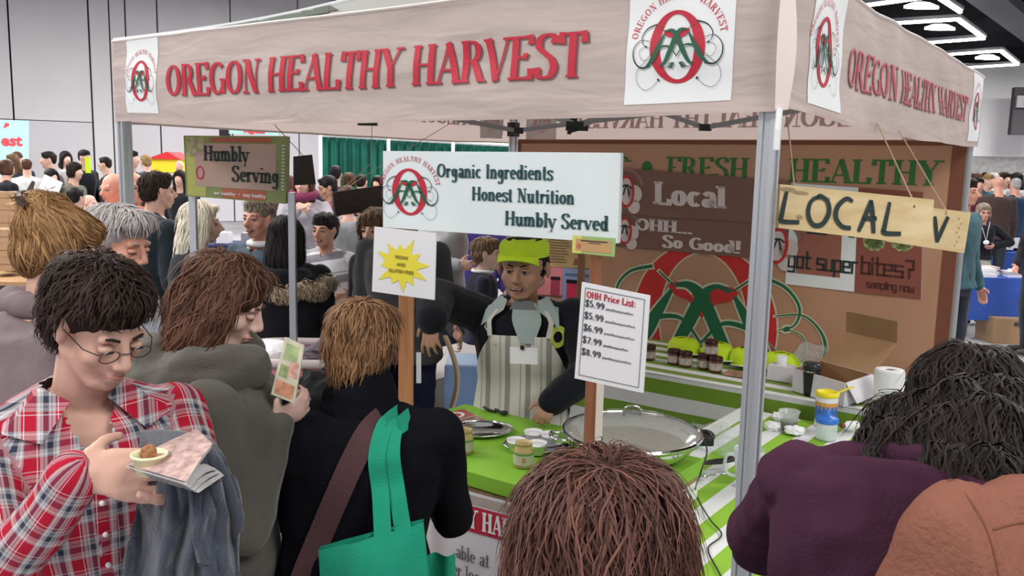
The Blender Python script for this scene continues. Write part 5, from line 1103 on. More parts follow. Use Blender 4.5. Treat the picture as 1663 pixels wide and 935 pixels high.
    # eye sockets
    if det>1:
        for s in(-1,1):
            c=np.array(H(s*.031,.088,.002)); d=np.linalg.norm(co-c,axis=1); wgt=np.clip(1-d/(.021*gh),0,1)**1.2; co=co-np.array(HY)[None,:]*(wgt*.011*gh)[:,None]
        if smile:
            c=np.array(H(0,.095,-.067)); d=co-c; wx=d@np.array(HX); wz=d@np.array(HZ); wy=d@np.array(HY); wgt=np.clip(1-(wx/(.024*gh))**2-((wz-.25*np.abs(wx))/(.008*gh))**2,0,1)*(np.abs(wy)<.03); co=co-np.array(HY)[None,:]*(wgt*.010*gh)[:,None]
    put('body',co,fs,skinmat(skin),e)
    if det>1:
        for s in(-1,1):
            if gaze=='down':
                m_=MB(); ell(m_,H(s*.031,.0775,.0),(.0145*gh,.012*gh,.0085*gh),hax); m_.build('eyelid',skinmat(skin),e,smooth=True)
                m_=MB(); cap(m_,H(s*.031-.012,.0865,-.006),H(s*.031+.012,.0865,-.006),.0018*gh,.0018*gh,5); m_.build('eyelash',m_black,e)
            else:
                m_=MB(); ell(m_,H(s*.031,.0765,.001),(.0115*gh,.0115*gh,.0115*gh),hax); ey=m_.build('eyeball',mat('eye_white_shaded',(.30,.27,.255),.3),e,smooth=True)  # eye white darkened in its colour to stand for shadow in the socket
                m_=MB(); ell(m_,H(s*.031,.0855,.001),(.0070*gh,.0035*gh,.0066*gh),hax,10,6); m_.build('iris',mat('eye_dark',(.02,.012,.01),.15),ey,smooth=True)
                m_=MB(); cap(m_,H(s*.031-.014,.0845,.0085),H(s*.031+.014,.0845,.0085),.0040*gh,.0035*gh,6); m_.build('eyelid',skinmat(skin),e,smooth=True)
            if hair!='none':
                m_=MB(); m_.tube([H(s*.014,.0905,.021),H(s*.030,.089,.027),H(s*.047,.076,.022)],[.0028*gh,.0036*gh,.0015*gh],6); m_.build('eyebrow',mat('brow_'+hc,[(a+b_)/2*.7 for a,b_ in zip(*HAIRC[hc])],.9),e,smooth=True)
        if smile:
            m_=MB(); ell(m_,H(0,.0865,-.0675),(.027*gh,.009*gh,.0075*gh),hax); m_.build('mouth',mat('mouth_dark',(.06,.012,.012),.5),e,smooth=True)
            m_=MB(); ell(m_,H(0,.0895,-.0645),(.021*gh,.008*gh,.0034*gh),hax); m_.build('teeth',mat('teeth',(.62,.60,.56),.4),e,smooth=True)
        lp=mat('lips_'+skin,[SKIN[skin][0]*.82,SKIN[skin][1]*.58,SKIN[skin][2]*.62],.45)
        m_=MB(); m_.tube([H(-.022-(.008 if smile else 0),.083,-.064+(.007 if smile else 0)),H(-.008,.0975,-.0595),H(0,.0985,-.061),H(.008,.0975,-.0595),H(.022+(.008 if smile else 0),.083,-.064+(.007 if smile else 0))],[.0012*gh,.003*gh,.003*gh,.003*gh,.0012*gh],6); m_.tube([H(-.020-(.008 if smile else 0),.083,-.066+(.006 if smile else 0)),H(0,.0965,-.079 if smile else -.071),H(.020+(.008 if smile else 0),.083,-.066+(.006 if smile else 0))],[.0012*gh,.0042*gh,.0012*gh],6); m_.build('lips',lp,e,smooth=True)
    # clothes
    if top is not None:
        c=MB(); hemT=(hem*k-hp.z)/max(.2,spine.z)
        rows=[r for r in tors if r[0]>hemT+.03]
        if hemT<rows[0][0]-.02:
            steps=max(1,int((rows[0][0]-hemT)/.18))
            rows=[(hemT+(rows[0][0]-hemT)*i/steps,.168+.02*(1-i/steps),.125+.02*(1-i/steps),0) for i in range(steps)]+rows
        rows=[r for r in rows if r[0]<.99]
        loft(c,[(lambda r:(Vector((hp.x,hp.y,hp.z+spine.z*r[0])) if r[0]<0 else sx(r[0],0,r[3]),SX*((r[1]*g+.012)*k),SY*((r[2]*g+.012)*k)))(r) for r in rows])
        sp_=(.016 if det==3 else .014)+spad
        for s,nm,Sh,El,Wp,hd in arms:
            if nm in noarms: continue
            gm=.55+.45*g
            cap(c,sx(.87)+SX*s*.07*k,Sh,(.056+sp_*.3)*k,(.050+sp_*.5)*k); cap(c,sx(.985)+SX*s*.018*k-SY*.01*k,Sh+ZZ*.0*k,.040*k,.046*k)
            if sleeve>=.9: cap(c,Sh,El,(.046*gm+sp_)*k,(.038*gm+sp_)*k); E2=El+(Wp-El)*min(1,.97*sleeve); cap(c,El,E2,(.038*gm+sp_)*k,(.026+sp_*.9)*k)
            else: cap(c,Sh,Sh+(El-Sh)*sleeve*1.3,(.048*gm+sp_)*k,(.046*gm+sp_)*k)
        cc,cn,cf=fuse(c,cvox,2 if det==3 else 1)
        if det>1: cc=folds(cc,cn,fold*k,yaw*.1+HC.x*3,8)
        if vneck:
            z0,sl=vneck; keep=[]
            for f in cf:
                m_=Vector(np.mean(cc[list(f)],axis=0))-NB; x_=m_.dot(SX); y_=m_.dot(SY); z_=m_.dot(sp)+z0*k
                if not(y_>-.005*k and z_>0 and abs(x_)<z_*sl+.004): keep.append(f)
            cf=keep
        at_={}
        # cloth coordinates along and around the nearest limb
        segs=[('t',hp,NB)]+[('a',Sh,El) for s,nm,Sh,El,Wp,hd in arms]+[('b',El,Wp) for s,nm,Sh,El,Wp,hd in arms]
        if det>1:
            P=cc; best=np.full(len(P),9.); uv=np.zeros((len(P),3))
            for ty,A_,B_ in segs:
                A=np.array(A_);B=np.array(B_); D=B-A; L=np.linalg.norm(D); D=D/L; t=np.clip((P-A)@D,0 if ty!='t' else -2,L); q=P-(A+t[:,None]*D); r=np.linalg.norm(q,axis=1); sc=r-(.15*k*g if ty=='t' else .045*k); sc=np.abs(sc) if ty=='t' else np.maximum(sc,0)
                if ty=='t':
                    X=np.array(SX);Y=np.array(SY); ang=np.arctan2(q@X,q@Y)*.15*k; inside=(r<.17*k)
                    sc=np.where(inside,0.012,sc)
                else:
                    X,Y,_=[np.array(v) for v in frame(B_-A_)]; ang=np.arctan2(q@X,q@Y)*.06
                msk=sc<best; best[msk]=sc[msk]; uv[msk,0]=ang[msk]; uv[msk,1]=(t if ty=='t' else t+ (0 if ty=='a' else .295*k))[msk]
            at_={'cuv':('FLOAT_VECTOR',uv)}
        tm=top if isinstance(top,bpy.types.Material) else cloth('cloth_%d_%d_%d'%tuple(int(x*200) for x in top),top)
        put(topname,cc,cf,tm,e,at_)
    # trousers and shoes
    pm=pants if isinstance(pants,bpy.types.Material) else cloth('trouser_%d_%d_%d'%tuple(int(x*200) for x in pants),pants)
    c=MB(); loft(c,[(Vector((hp.x,hp.y,z*k)),Rt*rx*k*g,F*ry*k*g) for z,rx,ry in ((.80,.150,.11),(.90,.168,.125),(.98,.160,.12),(1.02,.155,.112))])
    sh=MB()
    for s in(-1,1):
        hj=Vector((hp.x,hp.y,.88*k))+Rt*s*.085*k; kn=Vector((hp.x,hp.y,.50*k))+Rt*s*.095*k+F*.02*k; an=Vector((hp.x,hp.y,.09*k))+Rt*s*.10*k-F*.03*k
        cap(c,hj,kn,.088*k*g,.066*k); cap(c,kn,an,.066*k,.058*k)
    cc,cn,cf=fuse(c,max(.014,cvox),1); put(pantsname,cc if det==1 else folds(cc,cn,.006,3),cf,pm,e)
    for s in(-1,1):
        an=Vector((hp.x,hp.y,.05*k))+Rt*s*.10*k; c=MB(); cap(c,an-F*.06*k,an+F*.14*k,.050*k,.042*k,10,1,.8); c.build('shoe',mat('shoe_dark',(.03,.028,.03),.6),e,smooth=True)
    ctx=dict(e=e,H=H,HX=HX,HY=HY,HZ=HZ,HC=HC,k=k,NB=NB,F=F,Rt=Rt,sx=sx,SX=SX,SY=SY,arms=arms,hp=hp,spine=spine,gh=gh,hax=hax)
    # hair
    if hair!='none':
        h=MB(); E_=lambda x,y,z,rx,ry,rz: ell(h,H(x,y,z),(rx*gh,ry*gh,rz*gh),hax)
        whorl=H(0,-.05,.12); dn=-HZ
        if hair in('short','crew'):
            t_=.010 if hair=='short' else .004
            E_(0,-.018,.048,.074*hw+t_,.090+t_,.072+t_); E_(0,-.050,.0,.066*hw+t_,.052+t_,.070); 
            for s in(-1,1): E_(s*.062*hw,-.022,.018,.020,.036,.036)
            if hair=='short': E_(0,.052,.088,.052,.036,.026)
        elif hair=='tousled': # fuller short hair
            E_(0,-.018,.050,.083*hw,.099,.077); E_(0,-.052,.0,.074*hw,.056,.082); E_(0,-.062,-.055,.055,.040,.045)
            for s in(-1,1): E_(s*.068*hw,-.025,.0,.024,.045,.052)
            E_(0,.058,.085,.060,.040,.030)
        elif hair=='bob':
            E_(0,-.018,.050,.094,.108,.085); E_(0,-.045,-.02,.090,.070,.095)
            for s in(-1,1): E_(s*.078,.0,-.02,.024,.052,.080)
            E_(0,.060,.078,.066,.036,.034)
        elif hair in('long','curly','xlong'):
            wv=1.05 if hair=='curly' else .96; E_(0,-.018,.048,.092*wv,.106*wv,.084); E_(0,-.055,-.03,.092*wv,.068*wv,.10)
            ln={'long':.26,'curly':.26,'xlong':.42}[hair]
            for q in range(4): 
                z_=-.08-ln*(q+1)/4*.8; c0=H(0,-.075,-.02)-ZZ*(.09+ln*q/4)*k; ell(h,c0,(.105*wv*k,.062*wv*k,.085*k),(HX,HY,HZ))
            for s in(-1,1):
                E_(s*.080,-.0,-.01,.026,.056,.085); c0=H(s*.078,.0,-.05); 
                for q in range(3): ell(h,c0-ZZ*(.06+ln*q/3.5)*k-HY*.02*k,(.034*wv*k,.046*k,.07*k),(HX,HY,HZ))
            E_(0,.060,.085,.060,.034,.026)
        elif hair=='updo':
            E_(0,-.018,.048,.084,.102,.080); E_(0,-.06,.0,.072,.052,.075); E_(0,.058,.078,.055,.034,.026)
            E_(0,-.075,.105,.050,.038,.036); E_(-.02,-.03,.125,.038,.030,.022)
            for s in(-1,1): E_(s*.066,-.015,.01,.022,.05,.05)
        for q_,r_ in (hairx or ()): ell(h,q_,(r_[0],r_[1],r_[2]))
        hv={3:.0075,2:.011,1:.022}[det]; hco,hno,hfs=fuse(h,hv,2); amp={3:.006,2:.005,1:.003}[det]*(2.2 if hair=='curly' else 1)
        hco=hco+hno*(noisev(hco,22,HC.x*7)*amp)[:,None]
        tn=np.clip(.12+.3*noisev(hco,38,2,(1,1,.35)),0,1); hm=MATS.get('hair_'+hc) or hairmat('hair_'+hc,*HAIRC[hc])
        ho=put('hair',hco,hfs,hm,e,{'tone':('FLOAT',tn)})
        ctx.update(hair=ho,hco=hco,hno=hno,hfs=hfs,hm=hm)
        def flow(p,n):
            v=(p-whorl); r=v.length; return v.normalized()*max(.15,1-r*4.5/k)+dn*min(1.2,r*6/k)+ (-HY*.25)
        if hair=='updo': 
            bn=H(0,-.075,.105); flow=lambda p,n:(bn-p).normalized()
        ctx['flow']=flow
        def facecut(x):
            q=(x-HC)/gh; a=q.dot(HX); b_=q.dot(HY); c_=q.dot(HZ); return (b_>.036 and c_<.036 and abs(a)<.085) or (b_>-.01 and c_<.03 and c_>-.06 and abs(a)<.09 and hair in('short','crew','tousled'))
        if nlock:
            curl=hair=='curly'
            locks('hair_strands',hco,hno,hfs,ho,hm,nlock,llen or {'short':.05,'crew':.03,'tousled':.075,'bob':.12,'long':.20,'curly':.20,'xlong':.25,'updo':.12}[hair]*k,flow,int(HC.x*100)+5,width=lw or (.0034 if det==3 else .005),lift=llift if llift is not None else ({'short':.004,'tousled':.010,'curly':.012,'long':.006}.get(hair,.004)),wave=lwave if lwave is not None else (.010 if curl else (.003 if hair in('short','tousled','long') else .0015)),freq=1.6 if curl else .8,free=freeh if freeh is not None else (.2 if hair!='updo' else .04),cut=facecut)
    return ctx
def torus(c,ax,rx,ry,r,name,m,par,n=24,sy=1):
    X,Y=ax; MB().tube([c+X*(rx*math.cos(2*math.pi*i/n))+Y*(ry*math.sin(2*math.pi*i/n)) for i in range(n)],r,8,closed=True).build(name,m,par,smooth=True)
def look_(a,dn=0,up=0): a=math.radians(a); return (math.sin(a),math.cos(a),up-dn)
# ---------------- foreground
m_plaid=plaid('plaid_shirt_cloth')
A_=person('young man with dark hair, glasses and a red plaid shirt, looking down at his food',(160,527,1.66),143,m_plaid,look=(.80,-.52,-.46),hair='short',hc='darkbrown',skin='light',det=3,g=1.0,hem=.72,pants=(.03,.04,.08),gaze='down',topname='plaid_shirt',fold=.006,vneck=(.13,.42),nlock=5200,hw=.93,hs=.98,lw=.0030,lwave=.005,llift=.014,llen=.065,nb=at(128,632,1.72),
  hands={'R':dict(p=at(124,768,1.38),d=(1,.1,.02),n=(.1,1,-.25),hint=(-.8,.2,-1),curl=(.12,.12,.14,.18),spread=.0,thumb=2.4),'L':dict(p=at(305,797,1.44),d=(-.9,-.25,.05),n=(0,0,1),side=-1,hint=(.15,.3,-1),curl=(.3,.3,.35,.4),spread=.04)})
H,e,k=A_['H'],A_['e'],A_['k']
gl=MB()
for s in(-1,1):
    r=[H(s*.033+.021*math.cos(t),.098,-.006+.013*math.sin(t)) for t in [2*math.pi*i/20 for i in range(20)]]; gl.tube(r,.0011,5,closed=True); gl.tube([H(s*.054,.096,.0),H(s*.072,.07,.002),H(s*.077,-.005,.008)],.0012,5)
gl.tube([H(-.012,.100,-.002),H(0,.108,.002),H(.012,.100,-.002)],.0011,5); tag(gl.build('eyeglasses',mat('thin_metal',(.08,.08,.09),.3,metal=.8)),'thin wire eyeglasses on the man in the plaid shirt','eyeglasses')
m_=MB()
for s in(-1,1): m_.grid(lambda a,b:H(s*.033+.020*(2*a-1)*math.sqrt(max(0,1-(2*b-1)**2)),.098,-.006+.0125*(2*b-1)),10,8)
def tors_pt(ct,t,a,pad,g=1.0):
    rx,ry=.16,.115
    for (t0,x0,y0),(t1,x1,y1) in zip([(-.02,.165,.118),(.3,.145,.105),(.5,.160,.120),(.7,.178,.127),(.86,.172,.108),(.95,.115,.075),(1.02,.062,.055)],[(.3,.145,.105),(.5,.160,.120),(.7,.178,.127),(.86,.172,.108),(.95,.115,.075),(1.02,.062,.055),(1.1,.06,.055)]):
        if t0<=t<=t1: f=(t-t0)/(t1-t0); rx=x0+(x1-x0)*f; ry=y0+(y1-y0)*f; break
    if t<-.02: rx,ry=.175,.13
    cc,ss=math.cos(a),math.sin(a); k=ct['k']
    c=ct['sx'](t) if t>=0 else Vector((ct['hp'].x,ct['hp'].y,ct['hp'].z+ct['spine'].z*t))
    return c+ct['SX']*(math.copysign(abs(ss)**.85,ss)*(rx*g+.012+pad)*k)+ct['SY']*(math.copysign(abs(cc)**.85,cc)*(ry*g+.012+pad)*k)
# collar, placket, snaps, pocket flaps
k=A_['k']
for s in(-1,1):
    P=lambda t,a,pd:tors_pt(A_,t,s*a,pd)
    MB().add([P(1.02,1.6,.012),P(1.04,.9,.018),P(.99,.22,.022),P(.86,.42,.014),P(.90,.95,.020),P(.95,1.5,.018),P(1.0,1.5,.006),P(1.0,.9,.008),P(.96,.25,.014)],[(0,1,4,5),(1,2,3,4),(0,6,7,1),(1,7,8,2)]).build('collar',plaid('plaid_collar',True),e,smooth=False)
    MB().grid(lambda a,b:P(.70-.045*b-.02*b*math.sin(a*3.14),.28+.42*a,.010),8,3).build('pocket_flap',MATS['plaid_collar'],e,smooth=True)
    MB().lathe(P(.64,.48,.014),[(0,-.004),(.006,-.002),(.006,.002),(0,.004)],10).build('snap',m_cup,e)
for i,t in enumerate((.74,.62,.50,.38,.26,.12)):
    c=tors_pt(A_,t,.02,.010); m_=MB(); ell(m_,c,(.0055,.0055,.0055)); m_.build('snap',m_cup,e,smooth=True)
MB().grid(lambda a,b:tors_pt(A_,-.2+.98*b,-.06+.14*a,.006),3,30).build('placket',MATS['plaid_collar'],e,smooth=True)
# newspaper, cup, bread, draped jacket
m_news=mat('newsprint',(.58,.57,.58),.8,var=.15,vscale=40)
pa,pb,pc_,pd=at(222,770,1.34),at(338,744,1.47),at(364,772,1.38),at(322,800,1.26)
e=empty('newspaper',pa,'folded white newsprint with a curled corner held by the man in plaid','newspaper')
for i in range(4):
    MB().grid(lambda a,b:(pa*(1-a)+pb*a)*(1-b)+(pd*(1-a)+pc_*a)*b+ZZ*(.004*i+ (.035 if i==3 else 0)*a*a+.010*math.sin(a*3)*i*.4)-Vector((.006*i,0,0)),12,6).build('page',m_news if i else m_news,e,smooth=True)
MB().grid(lambda a,b:(pa*(1-a)+pb*a)*(1-b)+(pd*(1-a)+pc_*a)*b+ZZ*(.016+.035*a*a+.012*math.sin(a*3)+.001)-Vector((.018,0,0)),10,3).build('printed_panel',mat('news_print',(.52,.36,.33),.8,var=.4,vscale=60),e,smooth=True)
c=at(243,752,1.345); e=empty('dip_cup',c,'small pale yellow dip cup held over the newspaper','cup')
MB().lathe(c,[(0,-.016),(.021,-.016),(.026,.012),(.029,.013),(.029,.017),(.0255,.017),(.0205,-.012),(0,-.013)],24).build('cup_wall',mat('cream_plastic',(.80,.76,.50),.5),e,smooth=True); MB().lathe(c,[(0,.004),(.0235,.004)],16).build('dip',mat('dip',(.55,.36,.22),.7),e)
blobby('bread_piece','brown bread piece in the pale yellow dip cup','bread',at(240,733,1.345)-ZZ*.012,(.014,.012,.012),mat('bread_brown',(.36,.16,.07),.8,bump=.5,scale=90),3,3); blobby('bread_piece','brown bread wedge on the newspaper behind the cup','bread',at(272,752,1.38)-ZZ*.016,(.026,.018,.018),mat('bread_tan',(.50,.27,.15),.8,bump=.4,scale=90),8,3,amp=.2)
m_fleece=mat('fleece_slate',(.050,.060,.085),.95,bump=.4,scale=140,var=.15,sheen=.3)
def drape(u,v):
    L0=226-22*v+6*math.sin(v*5); R0=332+66*min(1,v*2.2)**.7-40*max(0,v-.5)*1.2+6*math.sin(v*9)
    px=L0+(R0-L0)*u; py=702+ (18*(u-.3)**2)+ 275*v+14*math.sin(u*7)*v
    w_=.25*nz(u*2.2,v*1.4,3); rg=lambda x:1-abs(2*x)
    f=.040*rg(nz(u*3.4+w_*3,v*1.3,7))+.018*rg(nz(u*7+w_*4,v*2.6,2))+.008*nz(u*14,v*7)
    top=max(0,1-v/.16); dep=1.455-.055*math.sin(math.pi*u)*(.6+.4*v)-f*(1-top*.7)+.12*top**2+.02*(1-u)
    return at(px,py,dep)
o=MB().grid(drape,110,90).build('draped_jacket',m_fleece,smooth=True); so=o.modifiers.new('s','SOLIDIFY'); so.thickness=.006
tag(o,'slate grey fleece jacket draped over the forearm of the man in plaid','jacket')
MB().grid(lambda a,b:drape(.45+.12*a+.2*b,.28+.5*b)-Vector((0,.012+.004*math.sin(a*3),0)),6,20).build('jacket_lapel',m_fleece,o,smooth=True)
# B
B_=person('woman with a golden brown pinned-up bun and a mauve grey jacket at the left edge',(98,412,2.45),55,(.20,.155,.165),look=(.80,.55,-.25),hair='updo',hc='bun',skin='light',det=3,g=1.15,nlock=2200,hips=(at(15,500,2.35).x,2.30),fold=.012,hs=1.06)
H=B_['H']; MB().tube(catmull([H(-.05,-.10,.13),H(.0,-.12,.12),H(.04,-.10,.10)],4),.012,6).tube([H(-.05,-.095,.13),H(-.06,-.09,.165)],[.010,.004],6).build('hair_clip',mat('tortoise',(.05,.025,.015),.3),B_['hair'])
P=tors_pt; o=MB().grid(lambda a,b:P(B_,.55+.42*b,-1.9+.14*a-.5*b,.022,1.15),2,14).build('shoulder_strap',mat('strap_grey',(.06,.06,.07),.8),B_['e'],smooth=True)
cp=at(85,445,2.3)
b=MB(); 
for i in range(9):
    a=math.pi*(.15+.9*i/8); 
    b_=B_['NB']+B_['SX']*math.cos(a)*.10-B_['SY']*math.sin(a)*.09+ZZ*.005
    if i: cap(b,pv,b_,.035,.035)
    pv=b_
co,no,fs=fuse(b,.009,3); put('folded_hood',folds(co,no,.010,2,12),fs,MATS['cloth_40_31_33'],B_['e'])
# C
C_=person('older woman with short white-grey hair, in profile behind the man in plaid',(194,396,2.9),95,(.50,.55,.66),look=(.93,-.30,-.22),hair='tousled',hc='grey',skin='ruddy',det=3,nlock=3600,lwave=.002,lw=.003,gaze='down',hs=1.0)
# D
m_olive=mat('olive_jersey',(.085,.080,.066),.92,bump=.35,scale=160,var=.15,vscale=5,sheen=.2)
D_=person('woman with wavy brown hair and an olive hooded dress, reading a card',(368,490,2.12),72,m_olive,look=(.90,.02,-.42),hair='curly',hc='brown',skin='pale',det=3,g=1.42,hem=.45,hips=(at(322,700,2.1).x,2.14),nlock=6500,gaze='down',fold=.010,lw=.003,lwave=.008,llift=.010,pants=(.04,.045,.06),hw=.98,hs=.93,hk=.85,topname='hooded_dress',
  hands={'R':dict(p=at(446,686,2.0),d=(.80,.15,.45),n=(-.35,.75,.45),hint=(-.6,-.5,-1),curl=(.75,.8,.85,.9),spread=.02),'L':dict(p=at(470,665,2.25),d=(.7,-.3,.5),n=(0,-1,0),hint=(0,1,-1),curl=(1,1,1,1),spread=.02)})
b=MB()
for i in range(12):
    a=math.pi*(-.15+1.3*i/11); q_=D_['NB']+D_['SX']*math.cos(a)*.135-D_['SY']*(math.sin(a)*.135-.01)+ZZ*(.005-.02*math.sin(a))
    if i: cap(b,pv,q_,.048,.048)
    pv=q_
q_=D_['NB']-D_['SY']*.14-ZZ*.05; ell(b,q_,(.11,.06,.11),(D_['SX'],D_['SY'],ZZ))
co,no,fs=fuse(b,.009,3); put('folded_hood',folds(co,no,.016,5,9,(1,1,2)),fs,m_olive,D_['e'])
m_scarf=mat('scarf_green',(.05,.10,.06),.9,var=.5,vscale=60); 
MB().tube(catmull([D_['NB']+Vector((-.05,-.13,.02)),D_['NB']+Vector((.05,-.12,-.03)),D_['NB']+Vector((.12,-.10,-.10)),D_['NB']+Vector((.17,-.10,-.24))],5),.020,8).build('scarf',m_scarf,D_['e'],smooth=True)
q=[at(463,547,2.02),at(494,560,2.0),at(478,655,1.96),at(440,640,1.98)]
e,f,W,H_=quad_sign('printed_card','narrow printed card in green, cream and orange held by the woman in olive','card',*q,.003,mat('card_cream',(.52,.50,.38),.6,var=.2,vscale=30))
for a in ((.1,.05,.9,.28,'card_orange',(.52,.24,.14)),(.12,.35,.5,.55,'card_olive',(.22,.28,.12)),(.52,.4,.92,.66,'card_salmon',(.55,.30,.24)),(.15,.64,.8,.92,'card_green',(.30,.38,.18))): rect(f,a[0]*W,a[1]*H_,a[2]*W,a[3]*H_,.001,mat(a[4],a[5],.6,var=.3,vscale=60),e,'print')
wv=D_['arms'][0]; El,Wp=wv[3],wv[4]; X,Y_,Dd=frame(Wp-El); tag(MB().tube([Wp+Dd*.005+X*.031*math.cos(t)+Y_*.031*math.sin(t) for t in [2*math.pi*i/20 for i in range(20)]],.007,8,closed=True).build('wristband',m_cup,smooth=True),'white band on the wrist of the woman in olive','wristband')
# E
m_blk=mat('black_knit',(.006,.006,.009),.95,bump=.3,scale=160,spec=.08)
E_=person('person seen from behind with short tousled ginger-brown hair and a black sweater',(590,562,2.15),4,m_blk,look=(.30,.90,-.28),hair='tousled',hc='ginger',skin='pale',det=3,g=1.26,sw=1.10,nlock=7500,lw=.0028,lwave=.003,llift=.009,hs=.97,hips=(at(575,700,2.1).x,2.08),fold=.008,hem=.78,topname='sweater',pants=(.03,.03,.04),
  hands={'R':dict(p=at(712,790,2.42),d=(.1,.75,.6),n=(-1,0,0),hint=(.35,-.6,-1)),'L':dict(p=at(480,830,2.36),d=(.3,1,.1),n=(1,0,0),hint=(-.6,-.6,-1))})
b=MB()
for i in range(17):
    a=2*math.pi*i/16; q_=E_['NB']+E_['SX']*math.cos(a)*.062+E_['SY']*math.sin(a)*.060+ZZ*(.018+.010*math.sin(a*2))
    if i: cap(b,pv,q_,.030,.030)
    pv=q_

for i in range(16):
    a=2*math.pi*i/16; c0=E_['NB']+E_['SX']*math.cos(a)*.056+E_['SY']*math.sin(a)*.054; cap(b,c0-ZZ*.055+(c0-E_['NB'])*.5,c0+ZZ*.075,.030,.018)
co,no,fs=fuse(b,.008,2); put('roll_collar',folds(co,no,.006,2,16),fs,m_blk,E_['e'])
m_strap=mat('maroon_strap',(.075,.032,.038),.8,bump=.3,scale=200)
def ribbon(pts,w,th,m,name,label,cat,nrm):
    pts=catmull(pts,8); vs=[];fs=[]
    for i,p in enumerate(pts):
        d=(pts[min(i+1,len(pts)-1)]-pts[max(0,i-1)]).normalized(); n=nrm(p); s_=d.cross(n).normalized(); n=s_.cross(d)
        vs+=[p+s_*w/2,p-s_*w/2,p-s_*w/2+n*th,p+s_*w/2+n*th]
        if i: k=4*(i-1); fs+=[(k,k+1,k+5,k+4),(k+1,k+2,k+6,k+5),(k+2,k+3,k+7,k+6),(k+3,k,k+4,k+7)]
    o=MB().add(vs,fs); 
    if label: return tag(o.build(name,m,smooth=False),label,cat)
    return o
bvhE=None
for ch in E_['e'].children:
    if ch.name.startswith('sweater'):
        bvhE=BVHTree.FromPolygons([v.co+_worg(E_['e']) for v in ch.data.vertices],[tuple(p.vertices) for p in ch.data.polygons])
def onE(px,py,off=.006):
    d=ray(px,py).normalized(); r=bvhE.ray_cast(CAM,d)
    if r[0] is None:
        q_=at(px,py,2.05); r=bvhE.find_nearest(q_); return q_.lerp(r[0]+r[1]*off,.5)
    return r[0]-d*off
b=ribbon([onE(x,y) for x,y in ((628,672),(600,700),(575,745),(550,800),(520,870),(495,930),(480,975))],.058,.003,m_strap,'x',None,None,lambda p:Vector((0,-1,.1)))
b.build('shoulder_strap',m_strap,E_['e'])
# green tote
m_tote=mat('green_tote',(.006,.29,.17),.8,bump=.25,scale=220,var=.06,vscale=12)
Yb=1.84
TL,TR=at(517,893,Yb),at(686,848,Yb-.03); BL,BR=at(530,1130,Yb),at(712,1110,Yb-.03)
e=empty('tote_bag',(TL+TR)/2,'bright green cloth tote bag hanging from the shoulder of the person in black','bag')
def tote(a,b,side): 
    P_=(TL*(1-a)+TR*a)*(1-b)+(BL*(1-a)+BR*a)*b; bulge=math.sin(math.pi*a)*(.10+.35*math.sin(math.pi*min(1,b*.9)))*.10
    return P_+Vector((0,-bulge if side<0 else .02+bulge*.3,0))+Vector((0,.008*nz(a*4,b*4,side),0))
MB().grid(lambda a,b:tote(a,b,-1),24,20).build('front_panel',m_tote,e,smooth=True); MB().grid(lambda a,b:tote(a,b,1),24,20).build('back_panel',m_tote,e,smooth=True)
for a in (0,1): MB().grid(lambda u,b:tote(a,b,-1)*(1-u)+tote(a,b,1)*u,3,20).build('gusset',m_tote,e,smooth=True)
sh=onE(635,681,.012); sh2=onE(650,690,.012)
def strap(pts,nm='handle'): ribbon(pts,.040,.002,m_tote,'x',None,None,lambda p:Vector((0,-1,.15))).build(nm,m_tote,e)
strap([at(622,873,Yb-.018),onE(618,800,.02),onE(612,745,.012),onE(622,698,.012),sh,sh+Vector((.02,.06,.005))])
strap([at(655,862,Yb-.02),onE(645,800,.025),onE(636,740,.014),onE(640,698,.014),sh2,sh2+Vector((.02,.07,.005))])
MB().tube([at(598,880,Yb-.012),at(594,872,Yb-.012),at(600,868,Yb-.012)],.0018,5).build('loop',m_tote,e)
# second green cloth corner behind
tag(MB().grid(lambda a,b:at(690+50*a,905+70*b-10*a,2.0)+Vector((0,.02*math.sin(a*6),0)),8,6).build('green_cloth',m_tote,smooth=True),'corner of a second green cloth bag below the elbow of the person in black','bag')
# F
F_=person('woman with thick wavy reddish brown hair seen from above and behind at the bottom edge',(975,905,1.13),0,(.10,.05,.05),look=(.1,.95,-.15),hair='bob',hc='auburn',skin='light',det=3,nlock=12000,g=1.0,hw=1.08,hs=1.20,lw=.0024,lwave=.010,llift=.016,llen=.13,freeh=.35)
H=F_['H']; 
gl=MB(); gl.tube(catmull([H(-.088,-.03,.075),H(-.075,-.06,.118),H(-.045,-.07,.142)],5),.0045,6).tube(catmull([H(-.095,-.01,.07),H(-.08,-.035,.118),H(-.05,-.05,.148)],5),.004,6).build('frame_arm',mat('shades_black',(.01,.01,.012),.2)) if False else None
e=empty('hair_clip',H(-.07,-.06,.12),'dark hair clip with sparkling studs in the reddish brown hair at the bottom edge','hair clip')
bvF=BVHTree.FromPolygons([tuple(c) for c in F_['hco']],F_['hfs'])
pts=[]
for x,y in ((803,800),(815,778),(838,762),(862,752),(888,747)):
    d=ray(x,y).normalized(); r=bvF.ray_cast(CAM,d); q_=r[0] if r[0] is not None else bvF.find_nearest(at(x,y,1.13))[0]; pts.append(q_-d*.016)
pts=catmull(pts,6); e.location=pts[0]; MB().tube(pts,.0050,6).build('clip_bar',mat('shades_black',(.01,.01,.012),.2),e,smooth=True)
m_=MB()
for i in range(3,len(pts),2): ell(m_,pts[i]+Vector((0,-.003,.005)),(.0028,.0028,.0028),None,8,6)
m_.build('studs',m_steel,e,smooth=True)
